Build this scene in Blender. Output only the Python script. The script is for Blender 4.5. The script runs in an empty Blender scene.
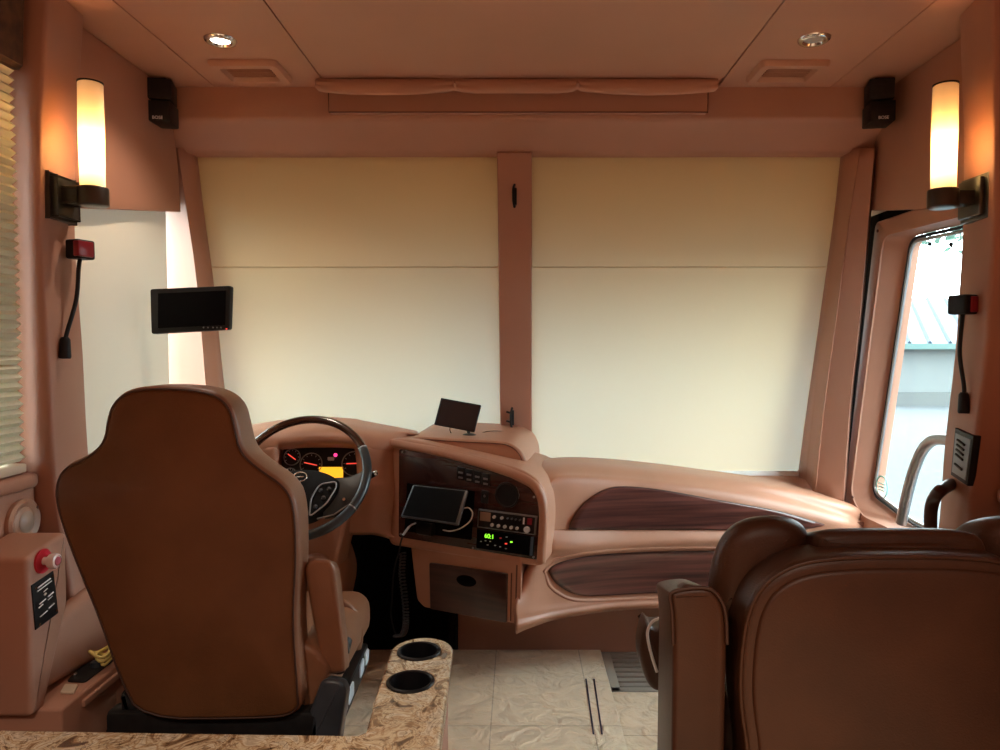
import bpy, bmesh, math, random
from mathutils import Vector, Matrix
from mathutils.bvhtree import BVHTree
random.seed(4)
SC = bpy.context.scene
COL = SC.collection
# ------------------------------------------------------------------ camera, world, exposure
F = 720.0
CAM = Vector((-.018, 0, 1.15))
SHX = 18.0      # the photograph is cropped slightly off its optical axis
_yaw = 0.0; _pit = math.atan(30 / F)
fwd = Vector((-math.sin(_yaw) * math.cos(_pit), math.cos(_yaw) * math.cos(_pit), -math.sin(_pit)))
cam = bpy.data.objects.new('camera', bpy.data.cameras.new('camera')); COL.objects.link(cam)
cam.location = CAM
cam.rotation_euler = fwd.to_track_quat('-Z', 'Y').to_euler()
cam.data.sensor_width = 36; cam.data.lens = 36 * F / 1000; cam.data.clip_start = .02; cam.data.shift_x = -SHX / 1000
SC.camera = cam
CR = fwd.to_track_quat('-Z', 'Y').to_matrix()
W = bpy.data.worlds.new('world'); SC.world = W; W.use_nodes = True
W.node_tree.nodes['Background'].inputs[0].default_value = (0.86, 0.95, 1.0, 1)
W.node_tree.nodes['Background'].inputs[1].default_value = 8.0
SC.view_settings.view_transform = 'Standard'; SC.view_settings.look = 'None'
SC.view_settings.gamma = 1; SC.view_settings.use_curve_mapping = False
SC.view_settings.exposure = 0.95
FILL_LAMPS = []          # unseen lamps added behind the camera to brighten the cabin: (x, y, watts)
for lx, ly in ((-.6, -.35), (.6, -.35), (-.6, -1.3), (.6, -1.3)):
    FILL_LAMPS.append((lx, ly, 41))

# ------------------------------------------------------------------ measuring helpers
def ray(px, py):
    return (CR @ Vector(((px - 500 - SHX) / F, (375 - py) / F, -1))).normalized()
def P(px, py, Y):
    d = ray(px, py); return CAM + d * (Y / d.y)
def PX(px, py, X):
    d = ray(px, py); return CAM + d * ((X - CAM.x) / d.x)
def PZ(px, py, Z):
    d = ray(px, py); return CAM + d * ((Z - CAM.z) / d.z)
class Pl:
    def __init__(s, a, b, c):
        s.o = a; s.n = (b - a).cross(c - a).normalized()
        if s.n.dot(CAM - a) < 0: s.n = -s.n
    def at(s, px, py, off=0.0):
        d = ray(px, py); t = (s.o + s.n * off - CAM).dot(s.n) / d.dot(s.n)
        return CAM + d * t
def cr(pts, n=8, closed=False):
    pts = [Vector(p) for p in pts]; L = len(pts); out = []
    g = (lambda i: pts[i % L]) if closed else (lambda i: pts[i] if 0 <= i < L else (pts[0] * 2 - pts[1] if i < 0 else pts[-1] * 2 - pts[-2]))
    for i in range(L if closed else L - 1):
        a, b, c, d = g(i - 1), g(i), g(i + 1), g(i + 2)
        for k in range(n):
            t = k / n
            out.append(0.5 * ((2 * b) + (c - a) * t + (2 * a - 5 * b + 4 * c - d) * t * t + (3 * b - a - 3 * c + d) * t ** 3))
    if not closed: out.append(pts[-1])
    return out
def rnd(pts, it=3, closed=True):
    pts = [Vector(p) for p in pts]
    for _ in range(it):
        q = []; L = len(pts)
        for i in range(L if closed else L - 1):
            a, b = pts[i], pts[(i + 1) % L]
            q += [a * .75 + b * .25, a * .25 + b * .75]
        if not closed: q = [pts[0]] + q + [pts[-1]]
        pts = q
    return pts
def rcorner(pts, r, seg=4):
    """round each corner of a polygon with radius-ish r"""
    pts = [Vector(p) for p in pts]; out = []; L = len(pts)
    for i in range(L):
        a, b, c = pts[i - 1], pts[i], pts[(i + 1) % L]
        ra = min(r, (a - b).length * .49); rc = min(r, (c - b).length * .49)
        p = b + (a - b).normalized() * ra; q = b + (c - b).normalized() * rc
        for k in range(seg + 1):
            t = k / seg; out.append(p * (1 - t) ** 2 + b * 2 * t * (1 - t) + q * t * t)
    return out

# ------------------------------------------------------------------ mesh helpers
def BM(): return bmesh.new()
def box(bm, lo, hi, bev=0.0, seg=2, M=None):
    t = bmesh.new(); bmesh.ops.create_cube(t, size=1)
    lo = Vector(lo); hi = Vector(hi); c = (lo + hi) / 2; s = hi - lo
    for v in t.verts: v.co = Vector((v.co.x * s.x, v.co.y * s.y, v.co.z * s.z)) + c
    if bev: bmesh.ops.bevel(t, geom=list(t.edges), offset=min(bev, min(abs(x) for x in s) * .49), segments=seg, profile=.5, affect='EDGES')
    if M:
        for v in t.verts: v.co = M @ v.co
    me = bpy.data.meshes.new('tmp'); t.to_mesh(me); bm.from_mesh(me); bpy.data.meshes.remove(me); t.free()
def ring_faces(bm, A, B, closed=True):
    n = len(A)
    for i in range(n if closed else n - 1):
        j = (i + 1) % n
        try: bm.faces.new((A[i], A[j], B[j], B[i]))
        except ValueError: pass
def sweep(bm, pts, r, n=10, closed=False, cap=True, flat=1.0, up=None):
    pts = [Vector(p) for p in pts]; L = len(pts); rings = []
    N = None
    for i, p in enumerate(pts):
        if closed: T = (pts[(i + 1) % L] - pts[i - 1]).normalized()
        else: T = (pts[min(i + 1, L - 1)] - pts[max(i - 1, 0)]).normalized()
        if N is None:
            N = Vector(up) if up else Vector((0, 0, 1))
            if abs(N.dot(T)) > .95: N = Vector((1, 0, 0))
        N = (N - T * N.dot(T)).normalized(); Bn = T.cross(N)
        rr = r[i] if isinstance(r, (list, tuple)) else r
        rings.append([bm.verts.new(p + (N * math.cos(2 * math.pi * k / n) * flat + Bn * math.sin(2 * math.pi * k / n)) * rr) for k in range(n)])
    for i in range(L - 1): ring_faces(bm, rings[i], rings[i + 1])
    if closed: ring_faces(bm, rings[-1], rings[0])
    elif cap:
        bm.faces.new(rings[0]); bm.faces.new(rings[-1])
def lathe(bm, prof, o, axis, n=32, cap=True):
    """prof: (radius, height along axis)"""
    o = Vector(o); a = Vector(axis).normalized(); u = a.orthogonal().normalized(); v = a.cross(u); R = []
    for r, h in prof:
        R.append([bm.verts.new(o + a * h + (u * math.cos(2 * math.pi * k / n) + v * math.sin(2 * math.pi * k / n)) * max(r, 1e-5)) for k in range(n)])
    for i in range(len(R) - 1): ring_faces(bm, R[i], R[i + 1])
    if cap: bm.faces.new(R[0]); bm.faces.new(R[-1])
def slab(bm, pts, ext, bev=0.0, seg=3, dome=0.0, both=True, bdome=0.0, bbev=None):
    pts = [Vector(p) for p in pts]; ext = Vector(ext); L = len(pts)
    d = ext.normalized(); D = ext.length
    nrm = Vector((0, 0, 0))
    for i in range(L): nrm += pts[i].cross(pts[(i + 1) % L])
    nrm.normalize()
    ins = []
    for i in range(L):
        e1 = (pts[i] - pts[i - 1]); e2 = (pts[(i + 1) % L] - pts[i])
        n1 = nrm.cross(e1).normalized() if e1.length > 1e-7 else Vector(); n2 = nrm.cross(e2).normalized() if e2.length > 1e-7 else Vector()
        m = n1 + n2
        if m.length < 1e-6: m = n1
        m.normalize(); c = max(.5, m.dot(n1 if n1.length else n2)); ins.append(m / c)
    def ring(inset, dep): return [bm.verts.new(pts[i] + ins[i] * inset + d * dep) for i in range(L)]
    if bbev is None: bbev = bev if both else 0
    R = []
    if bev:
        for k in range(seg + 1):
            a = k / seg * math.pi / 2; R.append(ring(bev * (1 - math.sin(a)), bev * (1 - math.cos(a))))
    else: R.append(ring(0, 0))
    if bbev:
        for k in range(seg + 1):
            a = (1 - k / seg) * math.pi / 2; R.append(ring(bbev * (1 - math.sin(a)), D - bbev * (1 - math.cos(a))))
    else: R.append(ring(0, D))
    for i in range(len(R) - 1): ring_faces(bm, R[i], R[i + 1])
    for end, dm, sg in ((R[0], dome, -1), (R[-1], bdome, 1)):
        if dm:
            co = [v.co.copy() for v in end]; c = sum(co, Vector()) / L; prev = end
            for s in (.92, .82, .68, .5, .3, .12):
                cur = [bm.verts.new(c + (q - c) * s + d * sg * dm * (1 - s * s)) for q in co]
                ring_faces(bm, prev, cur); prev = cur
            bm.faces.new(prev)
        else: bm.faces.new(end)
def loft(bm, rows, nu=6, nv=6):
    R = [cr(r, nu) for r in rows]; C = list(zip(*R)); C = [cr(c, nv) for c in C]
    G = [[bm.verts.new(p) for p in c] for c in C]
    for i in range(len(G) - 1): ring_faces(bm, G[i], G[i + 1], closed=False)
def drape(bm, bvh, outline, off=.003, rings=(1, .93, .86, .79, .72, .65, .58, .5, .42, .34, .26, .17, .08)):
    """outline in photo pixels laid onto a measured surface"""
    c = sum((Vector(p) for p in outline), Vector((0, 0))) / len(outline); prev = None
    for s in rings:
        cur = []
        for p in outline:
            q = c + (Vector(p) - c) * s
            cur.append(bm.verts.new(hit(bvh, q.x, q.y, off)))
        if prev: ring_faces(bm, prev, cur)
        prev = cur
    bm.faces.new(prev)
def hit(bvh, px, py, off=0.0, fallY=2.5):
    d = ray(px, py); h = bvh.ray_cast(CAM, d)
    if h[0] is None: return P(px, py, fallY)
    n = h[1];
    if n.dot(d) > 0: n = -n
    return h[0] - d * off

def obj(name, bm, mat, parent=None, smooth=40, solid=0, solid_off=-1, subs=0, sharp=True, kind=None, place=True):
    bmesh.ops.remove_doubles(bm, verts=bm.verts, dist=1e-6)
    bmesh.ops.recalc_face_normals(bm, faces=bm.faces)
    me = bpy.data.meshes.new(name); bm.to_mesh(me); bm.free()
    return objm(name, me, mat, parent, smooth, solid, solid_off, subs, kind, place)
def objm(name, me, mat, parent=None, smooth=40, solid=0, solid_off=-1, subs=0, kind=None, place=True):
    if mat and not me.materials: me.materials.append(mat)
    if smooth:
        me.polygons.foreach_set('use_smooth', [True] * len(me.polygons))
        if smooth < 180: me.set_sharp_from_angle(angle=math.radians(smooth))
    o = bpy.data.objects.new(name, me); COL.objects.link(o)
    if parent is not None:
        base = Vector(parent.get('_b', (0, 0, 0)))
        me.transform(Matrix.Translation(-base)); o.parent = parent; o['_b'] = tuple(base)
    elif place and kind is None and len(me.vertices):
        xs = [v.co for v in me.vertices]
        b = Vector(((min(v.x for v in xs) + max(v.x for v in xs)) / 2, (min(v.y for v in xs) + max(v.y for v in xs)) / 2, min(v.z for v in xs)))
        me.transform(Matrix.Translation(-b)); o.location = b; o['_b'] = tuple(b)
    if kind: o['kind'] = kind
    if solid:
        m = o.modifiers.new('thickness', 'SOLIDIFY'); m.thickness = solid; m.offset = solid_off
    if subs:
        m = o.modifiers.new('smooth', 'SUBSURF'); m.levels = subs; m.render_levels = subs
    return o
def thing(name, loc, label, cat, group=None):
    o = bpy.data.objects.new(name, None); COL.objects.link(o); o.location = loc; o['_b'] = tuple(loc)
    o.empty_display_size = .05
    return tag(o, label, cat, group)
def tag(o, label, cat, group=None):
    o['label'] = label; o['category'] = cat
    if group: o['group'] = group
    return o
def struct(name, bm, mat, smooth=40, **k): return obj(name, bm, mat, None, smooth, kind='structure', **k)
def text(name, s, M, size, mat, parent, ext=.0004):
    cu = bpy.data.curves.new('t', 'FONT'); cu.body = s; cu.size = size; cu.extrude = ext; cu.align_x = 'CENTER'; cu.align_y = 'CENTER'
    t = bpy.data.objects.new('t', cu); COL.objects.link(t)
    dg = bpy.context.evaluated_depsgraph_get(); me = bpy.data.meshes.new_from_object(t.evaluated_get(dg))
    bpy.data.objects.remove(t); bpy.data.curves.remove(cu)
    me.transform(M); me.materials.clear()
    return objm(name, me, mat, parent, smooth=0)
def frameM(o, x, y):
    x = Vector(x).normalized(); z = x.cross(Vector(y)).normalized(); y = z.cross(x)
    return Matrix.Translation(o) @ Matrix((x, y, z)).transposed().to_4x4()

# ------------------------------------------------------------------ materials
def mat(name, col, rough=.5, metal=0, spec=.5, emit=None, es=0, coat=0):
    m = bpy.data.materials.new(name); m.use_nodes = True; b = m.node_tree.nodes['Principled BSDF']
    b.inputs['Base Color'].default_value = (*col, 1); b.inputs['Roughness'].default_value = rough
    b.inputs['Metallic'].default_value = metal; b.inputs['Specular IOR Level'].default_value = spec
    b.inputs['Coat Weight'].default_value = coat; b.inputs['Coat Roughness'].default_value = .1
    if emit: b.inputs['Emission Color'].default_value = (*emit, 1); b.inputs['Emission Strength'].default_value = es
    return m
def N(m, t, **k):
    n = m.node_tree.nodes.new(t)
    for a, v in k.items(): setattr(n, a, v)
    return n
def noisy(name, col, col2, rough=.5, scale=8, bscale=500, bump=.15, spec=.5, stretch=(1, 1, 1), coat=0, detail=3, lo=.35, hi=.65, bdist=.002):
    m = mat(name, col, rough, spec=spec, coat=coat); t = m.node_tree; L = t.links; b = t.nodes['Principled BSDF']
    tc = N(m, 'ShaderNodeTexCoord'); mp = N(m, 'ShaderNodeMapping'); mp.inputs['Scale'].default_value = stretch
    L.new(tc.outputs['Object'], mp.inputs[0])
    n = N(m, 'ShaderNodeTexNoise'); n.inputs['Scale'].default_value = scale; n.inputs['Detail'].default_value = detail
    L.new(mp.outputs[0], n.inputs['Vector'])
    r = N(m, 'ShaderNodeValToRGB'); r.color_ramp.elements[0].position = lo; r.color_ramp.elements[1].position = hi
    r.color_ramp.elements[0].color = (*col, 1); r.color_ramp.elements[1].color = (*col2, 1)
    L.new(n.outputs[0], r.inputs[0]); L.new(r.outputs[0], b.inputs['Base Color'])
    if bump:
        n2 = N(m, 'ShaderNodeTexNoise'); n2.inputs['Scale'].default_value = bscale; n2.inputs['Detail'].default_value = 2
        L.new(mp.outputs[0], n2.inputs['Vector'])
        bp = N(m, 'ShaderNodeBump'); bp.inputs['Strength'].default_value = bump; bp.inputs['Distance'].default_value = bdist
        L.new(n2.outputs[0], bp.inputs['Height']); L.new(bp.outputs[0], b.inputs['Normal'])
    return m
wall_m = noisy('tan wall leather', (.40, .198, .132), (.43, .215, .147), .5, 3, 600, .12)
ceil_m = noisy('tan ceiling vinyl', (.47, .252, .175), (.50, .27, .19), .48, 2.5, 500, .08)
dash_m = noisy('dashboard leather', (.42, .20, .125), (.47, .23, .145), .42, 5, 450, .18)
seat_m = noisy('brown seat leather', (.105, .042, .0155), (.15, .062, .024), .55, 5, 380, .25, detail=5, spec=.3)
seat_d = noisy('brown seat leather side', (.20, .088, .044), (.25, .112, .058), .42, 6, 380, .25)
recl_m = noisy('dark brown recliner leather', (.041, .0148, .0066), (.062, .023, .0102), .42, 5, 300, .3, detail=5, spec=.4)
hub_m = noisy('hub black', (.012, .015, .018), (.015, .018, .022), .6, 30, 600, .1, spec=.15)
knob_m = mat('bright knob', (.55, .56, .58), .25, spec=.8)
pipe_m = mat('dark piping', (.05, .02, .012), .5)
wpipe_m = mat('white piping', (.75, .74, .72), .5)
wood_m = noisy('rosewood gloss', (.035, .011, .009), (.19, .065, .050), .28, 60, 400, 0, stretch=(.035, .035, 1), coat=.6, detail=6, lo=.3, hi=.72)
woodp_m = noisy('dark rosewood panel', (.016, .005, .0045), (.065, .019, .015), .25, 40, 400, 0, stretch=(.05, .05, 1), coat=.4, detail=6, lo=.3, hi=.75)
woodd_m = noisy('walnut drawer', (.035, .014, .011), (.07, .029, .022), .3, 50, 400, 0, stretch=(.06, .06, 1), coat=.5, detail=5)
woodw_m = mat('wheel wood', (.045, .014, .008), .15, coat=1)
black_m = noisy('black plastic', (.008, .008, .009), (.012, .012, .013), .45, 50, 900, .1, spec=.25)
carpet_m = noisy('black carpet', (.004, .004, .005), (.008, .008, .009), .95, 200, 900, .4, spec=.1)
screen_m = mat('dark screen', (.003, .003, .004), .3, spec=.05)
screen2_m = mat('grey screen', (.022, .018, .02), .25)
dgrey_m = noisy('dark grey plastic', (.03, .036, .046), (.042, .05, .062), .35, 20, 400, .1)
blkl_m = noisy('black wheel leather', (.02, .028, .034), (.026, .034, .04), .3, 20, 500, .15)
chrome_m = mat('chrome', (.75, .75, .75), .15, metal=1)
satin_m = mat('satin metal', (.35, .36, .37), .35, metal=1)
bronze_m = mat('gunmetal bronze', (.09, .085, .075), .32, metal=.8)
white_m = mat('white mark', (.8, .8, .8), .5)
lgrey_m = mat('light blue grey switch', (.55, .66, .75), .4)
cream_m = mat('cream plastic', (.62, .5, .38), .5)
red_m = mat('red plastic', (.6, .02, .04), .35)
redlens_m = mat('dark red lens', (.25, .01, .02), .3)
green_e = mat('green digits', (.1, .5, .02), .5, emit=(.25, 1, .03), es=1.2)
orange_e = mat('orange display', (.6, .3, .02), .5, emit=(1, .42, .02), es=.75)
rede_m = mat('red lit mark', (.7, .05, .04), .5, emit=(1, .08, .05), es=.5)
rubber_m = mat('dark seam', (.012, .006, .004), 1.0, spec=.05)
pinkseam_m = mat('seam line', (.12, .05, .035), .7)
frost_m = mat('clear knob', (.75, .62, .6), .15)
paper_m = mat('crumpled paper', (.6, .38, .24), .7)
yel_m = mat('yellow cord', (.75, .62, .2), .5)
def glassy(name, tint=(.93, .98, .97)):
    m = bpy.data.materials.new(name); m.use_nodes = True; t = m.node_tree; t.nodes.remove(t.nodes['Principled BSDF'])
    o = t.nodes['Material Output']; a = N(m, 'ShaderNodeBsdfTransparent'); a.inputs[0].default_value = (*tint, 1)
    g = N(m, 'ShaderNodeBsdfGlossy'); g.inputs['Roughness'].default_value = .02
    x = N(m, 'ShaderNodeMixShader'); x.inputs[0].default_value = .04; t.links.new(a.outputs[0], x.inputs[1]); t.links.new(g.outputs[0], x.inputs[2]); t.links.new(x.outputs[0], o.inputs[0])
    return m
glass_m = glassy('window glass')
wind_m = glassy('windshield glass with painted blind shade'); _t = wind_m.node_tree; _g = N(wind_m, 'ShaderNodeTexCoord'); _s = N(wind_m, 'ShaderNodeSeparateXYZ'); _r = N(wind_m, 'ShaderNodeMapRange'); _c = N(wind_m, 'ShaderNodeValToRGB')
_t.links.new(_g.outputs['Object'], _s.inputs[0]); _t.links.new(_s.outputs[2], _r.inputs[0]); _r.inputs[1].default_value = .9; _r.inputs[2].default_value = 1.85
_c.color_ramp.elements[0].color = (.93, .97, .97, 1); _c.color_ramp.elements[1].color = (.40, .305, .20, 1); _c.color_ramp.interpolation = 'EASE'  # upward gradient put into the glass colour to shade and warm the blind tops
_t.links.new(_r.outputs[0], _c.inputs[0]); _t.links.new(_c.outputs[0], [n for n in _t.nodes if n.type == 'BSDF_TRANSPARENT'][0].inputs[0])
def translucent(name, col, tcol, k, transp=0):
    m = bpy.data.materials.new(name); m.use_nodes = True; t = m.node_tree; t.nodes.remove(t.nodes['Principled BSDF'])
    o = t.nodes['Material Output']; a = N(m, 'ShaderNodeBsdfDiffuse'); a.inputs[0].default_value = (*col, 1)
    g = N(m, 'ShaderNodeBsdfTranslucent'); g.inputs[0].default_value = (*tcol, 1)
    x = N(m, 'ShaderNodeMixShader'); x.inputs[0].default_value = k
    t.links.new(a.outputs[0], x.inputs[1]); t.links.new(g.outputs[0], x.inputs[2]); s = x
    if transp:
        tr = N(m, 'ShaderNodeBsdfTransparent'); y = N(m, 'ShaderNodeMixShader'); y.inputs[0].default_value = transp
        t.links.new(x.outputs[0], y.inputs[1]); t.links.new(tr.outputs[0], y.inputs[2]); s = y
    t.links.new(s.outputs[0], o.inputs[0]); return m
blind_m = translucent('cream roller blind', (.60, .45, .25), (.55, .57, .49), .105)
sblind_m = translucent('side roller blind', (.72, .64, .5), (.62, .58, .48), .06)
cell_m = translucent('cellular shade', (.78, .76, .6), (.66, .68, .52), .06)
sconce_m = translucent('frosted sconce glass', (.85, .82, .74), (1.0, .96, .86), .65, .06)
# granite
def granite():
    m = mat('granite', (.4, .3, .2), .18, coat=.5); t = m.node_tree; L = t.links; b = t.nodes['Principled BSDF']
    tc = N(m, 'ShaderNodeTexCoord'); n1 = N(m, 'ShaderNodeTexNoise'); n1.inputs['Scale'].default_value = 15; n1.inputs['Detail'].default_value = 8; n1.inputs['Distortion'].default_value = 2.2
    L.new(tc.outputs['Object'], n1.inputs['Vector'])
    r = N(m, 'ShaderNodeValToRGB'); e = r.color_ramp.elements; e[0].position = .33; e[0].color = (.10, .06, .035, 1); e[1].position = .7; e[1].color = (.62, .52, .38, 1)
    for p, c in ((.40, (.30, .18, .09)), (.455, (.62, .50, .33)), (.50, (.36, .22, .11)), (.55, (.66, .56, .40)), (.61, (.42, .33, .23))):
        x = e.new(p); x.color = (*c, 1)
    L.new(n1.outputs[0], r.inputs[0])
    n2 = N(m, 'ShaderNodeTexNoise'); n2.inputs['Scale'].default_value = 14; n2.inputs['Detail'].default_value = 6; n2.inputs['Distortion'].default_value = 3.5
    L.new(tc.outputs['Object'], n2.inputs['Vector'])
    r2 = N(m, 'ShaderNodeValToRGB'); q = r2.color_ramp.elements; q[0].position = .475; q[0].color = (1, 1, 1, 1); q[1].position = .525; q[1].color = (1, 1, 1, 1); x = q.new(.5); x.color = (.22, .15, .12, 1)
    L.new(n2.outputs[0], r2.inputs[0])
    mx = N(m, 'ShaderNodeMix', data_type='RGBA', blend_type='MULTIPLY'); mx.inputs[0].default_value = .8
    L.new(r.outputs[0], mx.inputs[6]); L.new(r2.outputs[0], mx.inputs[7]); L.new(mx.outputs[2], b.inputs['Base Color']); return m
granite_m = granite()
def tile():
    m = mat('cream slate tile', (.5, .4, .28), .28); t = m.node_tree; L = t.links; b = t.nodes['Principled BSDF']
    tc = N(m, 'ShaderNodeTexCoord'); mp = N(m, 'ShaderNodeMapping'); mp.inputs['Location'].default_value = (.10, -2.13 + 3.05, 0)
    L.new(tc.outputs['Object'], mp.inputs[0])
    br = N(m, 'ShaderNodeTexBrick'); br.offset = 0; br.inputs['Scale'].default_value = 1; br.inputs['Brick Width'].default_value = .31; br.inputs['Row Height'].default_value = .61
    br.inputs['Mortar Size'].default_value = .0022; br.inputs['Mortar Smooth'].default_value = .3
    br.inputs['Color1'].default_value = (.80, .65, .48, 1); br.inputs['Color2'].default_value = (.77, .62, .455, 1); br.inputs['Mortar'].default_value = (.48, .36, .24, 1)
    L.new(mp.outputs[0], br.inputs['Vector'])
    n = N(m, 'ShaderNodeTexNoise'); n.inputs['Scale'].default_value = 12; n.inputs['Detail'].default_value = 8; n.inputs['Distortion'].default_value = 1.6
    L.new(tc.outputs['Object'], n.inputs['Vector'])
    r = N(m, 'ShaderNodeValToRGB'); r.color_ramp.elements[0].position = .3; r.color_ramp.elements[0].color = (.86, .85, .83, 1); r.color_ramp.elements[1].position = .7; r.color_ramp.elements[1].color = (1.06, 1.05, 1.04, 1)
    L.new(n.outputs[0], r.inputs[0])
    mx = N(m, 'ShaderNodeMix', data_type='RGBA', blend_type='MULTIPLY'); mx.inputs[0].default_value = 1
    L.new(br.outputs[0], mx.inputs[6]); L.new(r.outputs[0], mx.inputs[7]); L.new(mx.outputs[2], b.inputs['Base Color'])
    bp = N(m, 'ShaderNodeBump'); bp.inputs['Strength'].default_value = .7; bp.inputs['Distance'].default_value = .03
    L.new(n.outputs[0], bp.inputs['Height']); L.new(bp.outputs[0], b.inputs['Normal']); return m
tile_m = tile()
asphalt_m = noisy('asphalt', (.030, .036, .040), (.038, .045, .050), .9, 3, 60, .3)
wwall_m = mat('white metal siding', (.09, .10, .10), .6)
broof_m = mat('pale roof metal', (.065, .082, .095), .6)
brib_m = mat('blue roof rib', (.012, .03, .055), .6)
teal_m = mat('pale teal trim', (.04, .085, .08), .5)
leaf_m = noisy('leaves', (.02, .075, .05), (.05, .12, .085), .7, 5, 50, .2)
stk_m = mat('sticker green', (.2, .5, .42), .6)
bark_m = mat('bark', (.08, .05, .035), .9)
brown_v = noisy('brown valance fabric', (.035, .012, .006), (.09, .035, .015), .8, 30, 500, .3, detail=6)

# ------------------------------------------------------------------ SETTING
CZ = 2.02
def wallx(name, x0, x1, ys, zs, holes, m):
    """wall slab x0..x1 with rectangular holes (y0,y1,z0,z1)"""
    yy = sorted(set([ys[0], ys[1]] + [h[0] for h in holes] + [h[1] for h in holes])); zz = sorted(set([zs[0], zs[1]] + [h[2] for h in holes] + [h[3] for h in holes]))
    bm = BM()
    for a, b in zip(yy, yy[1:]):
        for c, d in zip(zz, zz[1:]):
            if any(h[0] <= a and b <= h[1] and h[2] <= c and d <= h[3] for h in holes): continue
            box(bm, (x0, a, c), (x1, b, d))
    bmesh.ops.remove_doubles(bm, verts=bm.verts, dist=1e-5)
    return struct(name, bm, m, smooth=0)
wallx('wall_left', -1.39, -1.26, (-2.2, 3.12), (-.3, 2.1), [(1.98, 2.80, .75, 1.66), (.55, 1.68, .86, 1.80)], wall_m)
wallx('wall_right', 1.28, 1.36, (-2.2, 3.12), (-.3, 2.1), [(1.91, 2.79, .02, 1.595)], wall_m)
bm = BM(); box(bm, (-1.34, -2.28, -.3), (1.36, -2.2, 2.1)); struct('wall_back', bm, wall_m, smooth=0)
# front: below and above the windshield
bm = BM(); box(bm, (-1.34, 3.06, -.3), (1.36, 3.12, .60)); struct('wall_front', bm, wall_m, smooth=0)
# header
bm = BM()
prof = [(2.47, 2.04), (2.47, 1.925), (2.475, 1.913), (2.49, 1.905), (2.60, 1.847), (2.615, 1.838), (2.72, 1.838), (2.8, 1.87), (2.8, 2.1), (2.47, 2.1)]
slab(bm, [Vector((-1.262, y, z)) for y, z in prof], (2.545, 0, 0)); struct('trim_header', bm, wall_m)
# ceiling
bm = BM()
for a, b, y1 in ((-1.30, -1.043, 2.49), (-1.04, -.6625, 2.49), (-.6585, .6535, 2.384), (.6575, 1.037, 2.49), (1.04, 1.32, 2.49)):
    box(bm, (a, -2.25, CZ), (b, y1, CZ + .02), .0012, 1)
box(bm, (-.6585, 2.392, CZ + .006), (.6535, 2.49, CZ + .02))
struct('ceiling', bm, ceil_m)
bm = BM(); box(bm, (-1.34, -2.28, CZ + .021), (1.36, 2.72, CZ + .12)); struct('trim_roof', bm, rubber_m, smooth=0)
# floor
bm = BM(); box(bm, (-1.26, -2.2, -.2), (.295, 2.68, 0), .006, 2)
struct('floor', bm, tile_m)
bm = BM(); box(bm, (.297, -2.2, -.2), (1.28, 2.405, -.03), .003, 1); struct('floor_step', bm, tile_m)
bm = BM(); box(bm, (-1.26, 2.682, -.25), (-.25, 3.06, -.12)); box(bm, (-.25, 2.77, -.25), (1.28, 3.06, -.12)); box(bm, (-1.26, 2.96, -.12), (-.25, 3.06, .6)); box(bm, (-.28, 2.684, -.12), (-.252, 2.96, .5))
box(bm, (-1.26, 2.1, .0), (-1.22, 2.96, .48)); struct('floor_footwell', bm, carpet_m)
bm = BM()
kp = rnd([Vector((2.735, -.15)), Vector((2.73, .3)), Vector((2.64, .42)), Vector((2.62, .5))], 2, False)
slab(bm, [Vector((-.25, y, z)) for y, z in [(p.x, p.y) for p in kp] + [(3.05, .5), (3.05, -.15)]], (1.525, 0, 0), .004, 2); struct('trim_kick_panel', bm, wall_m)
# floor vent grate
vgrey_m = mat('vent grey', (.30, .27, .23), .5)
r = thing('floor_vent_grate', (.66, 2.58, -.2), 'black slotted floor vent grate in the step beside the cream tile platform', 'floor vent')
bm = BM(); y0, y1 = 2.41, 2.728
box(bm, (.30, y0, -.05), (1.2, y0 + .03, -.03), .003); box(bm, (.30, y1 - .02, -.05), (1.2, y1, -.03), .003)
box(bm, (.30, y0, -.05), (.335, y1, -.03), .003); box(bm, (1.17, y0, -.05), (1.2, y1, -.03), .003)
obj('frame', bm, vgrey_m, r)
bm = BM()
sl = [y0 + .03 + i * (y1 - y0 - .05) / 7 for i in range(8)]
for i in range(7): box(bm, (.335, sl[i] + .011, -.048), (1.17, sl[i + 1] - .002, -.032), .002)
obj('slats', bm, vgrey_m, r)
bm = BM(); box(bm, (.30, y0, -.2), (1.2, y1, -.07)); obj('duct', bm, rubber_m, r, smooth=0)
bm = BM()
for a, b in (((586, 679), (593.5, 734)), ((594, 679), (602, 734))):
    p, q = PZ(*a, .001), PZ(*b, .001); sweep(bm, [p, q], .0028, 6, flat=.6)
struct('trim_floor_strips', bm, mat('dark blue strip', (.02, .018, .05), .5))
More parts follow.
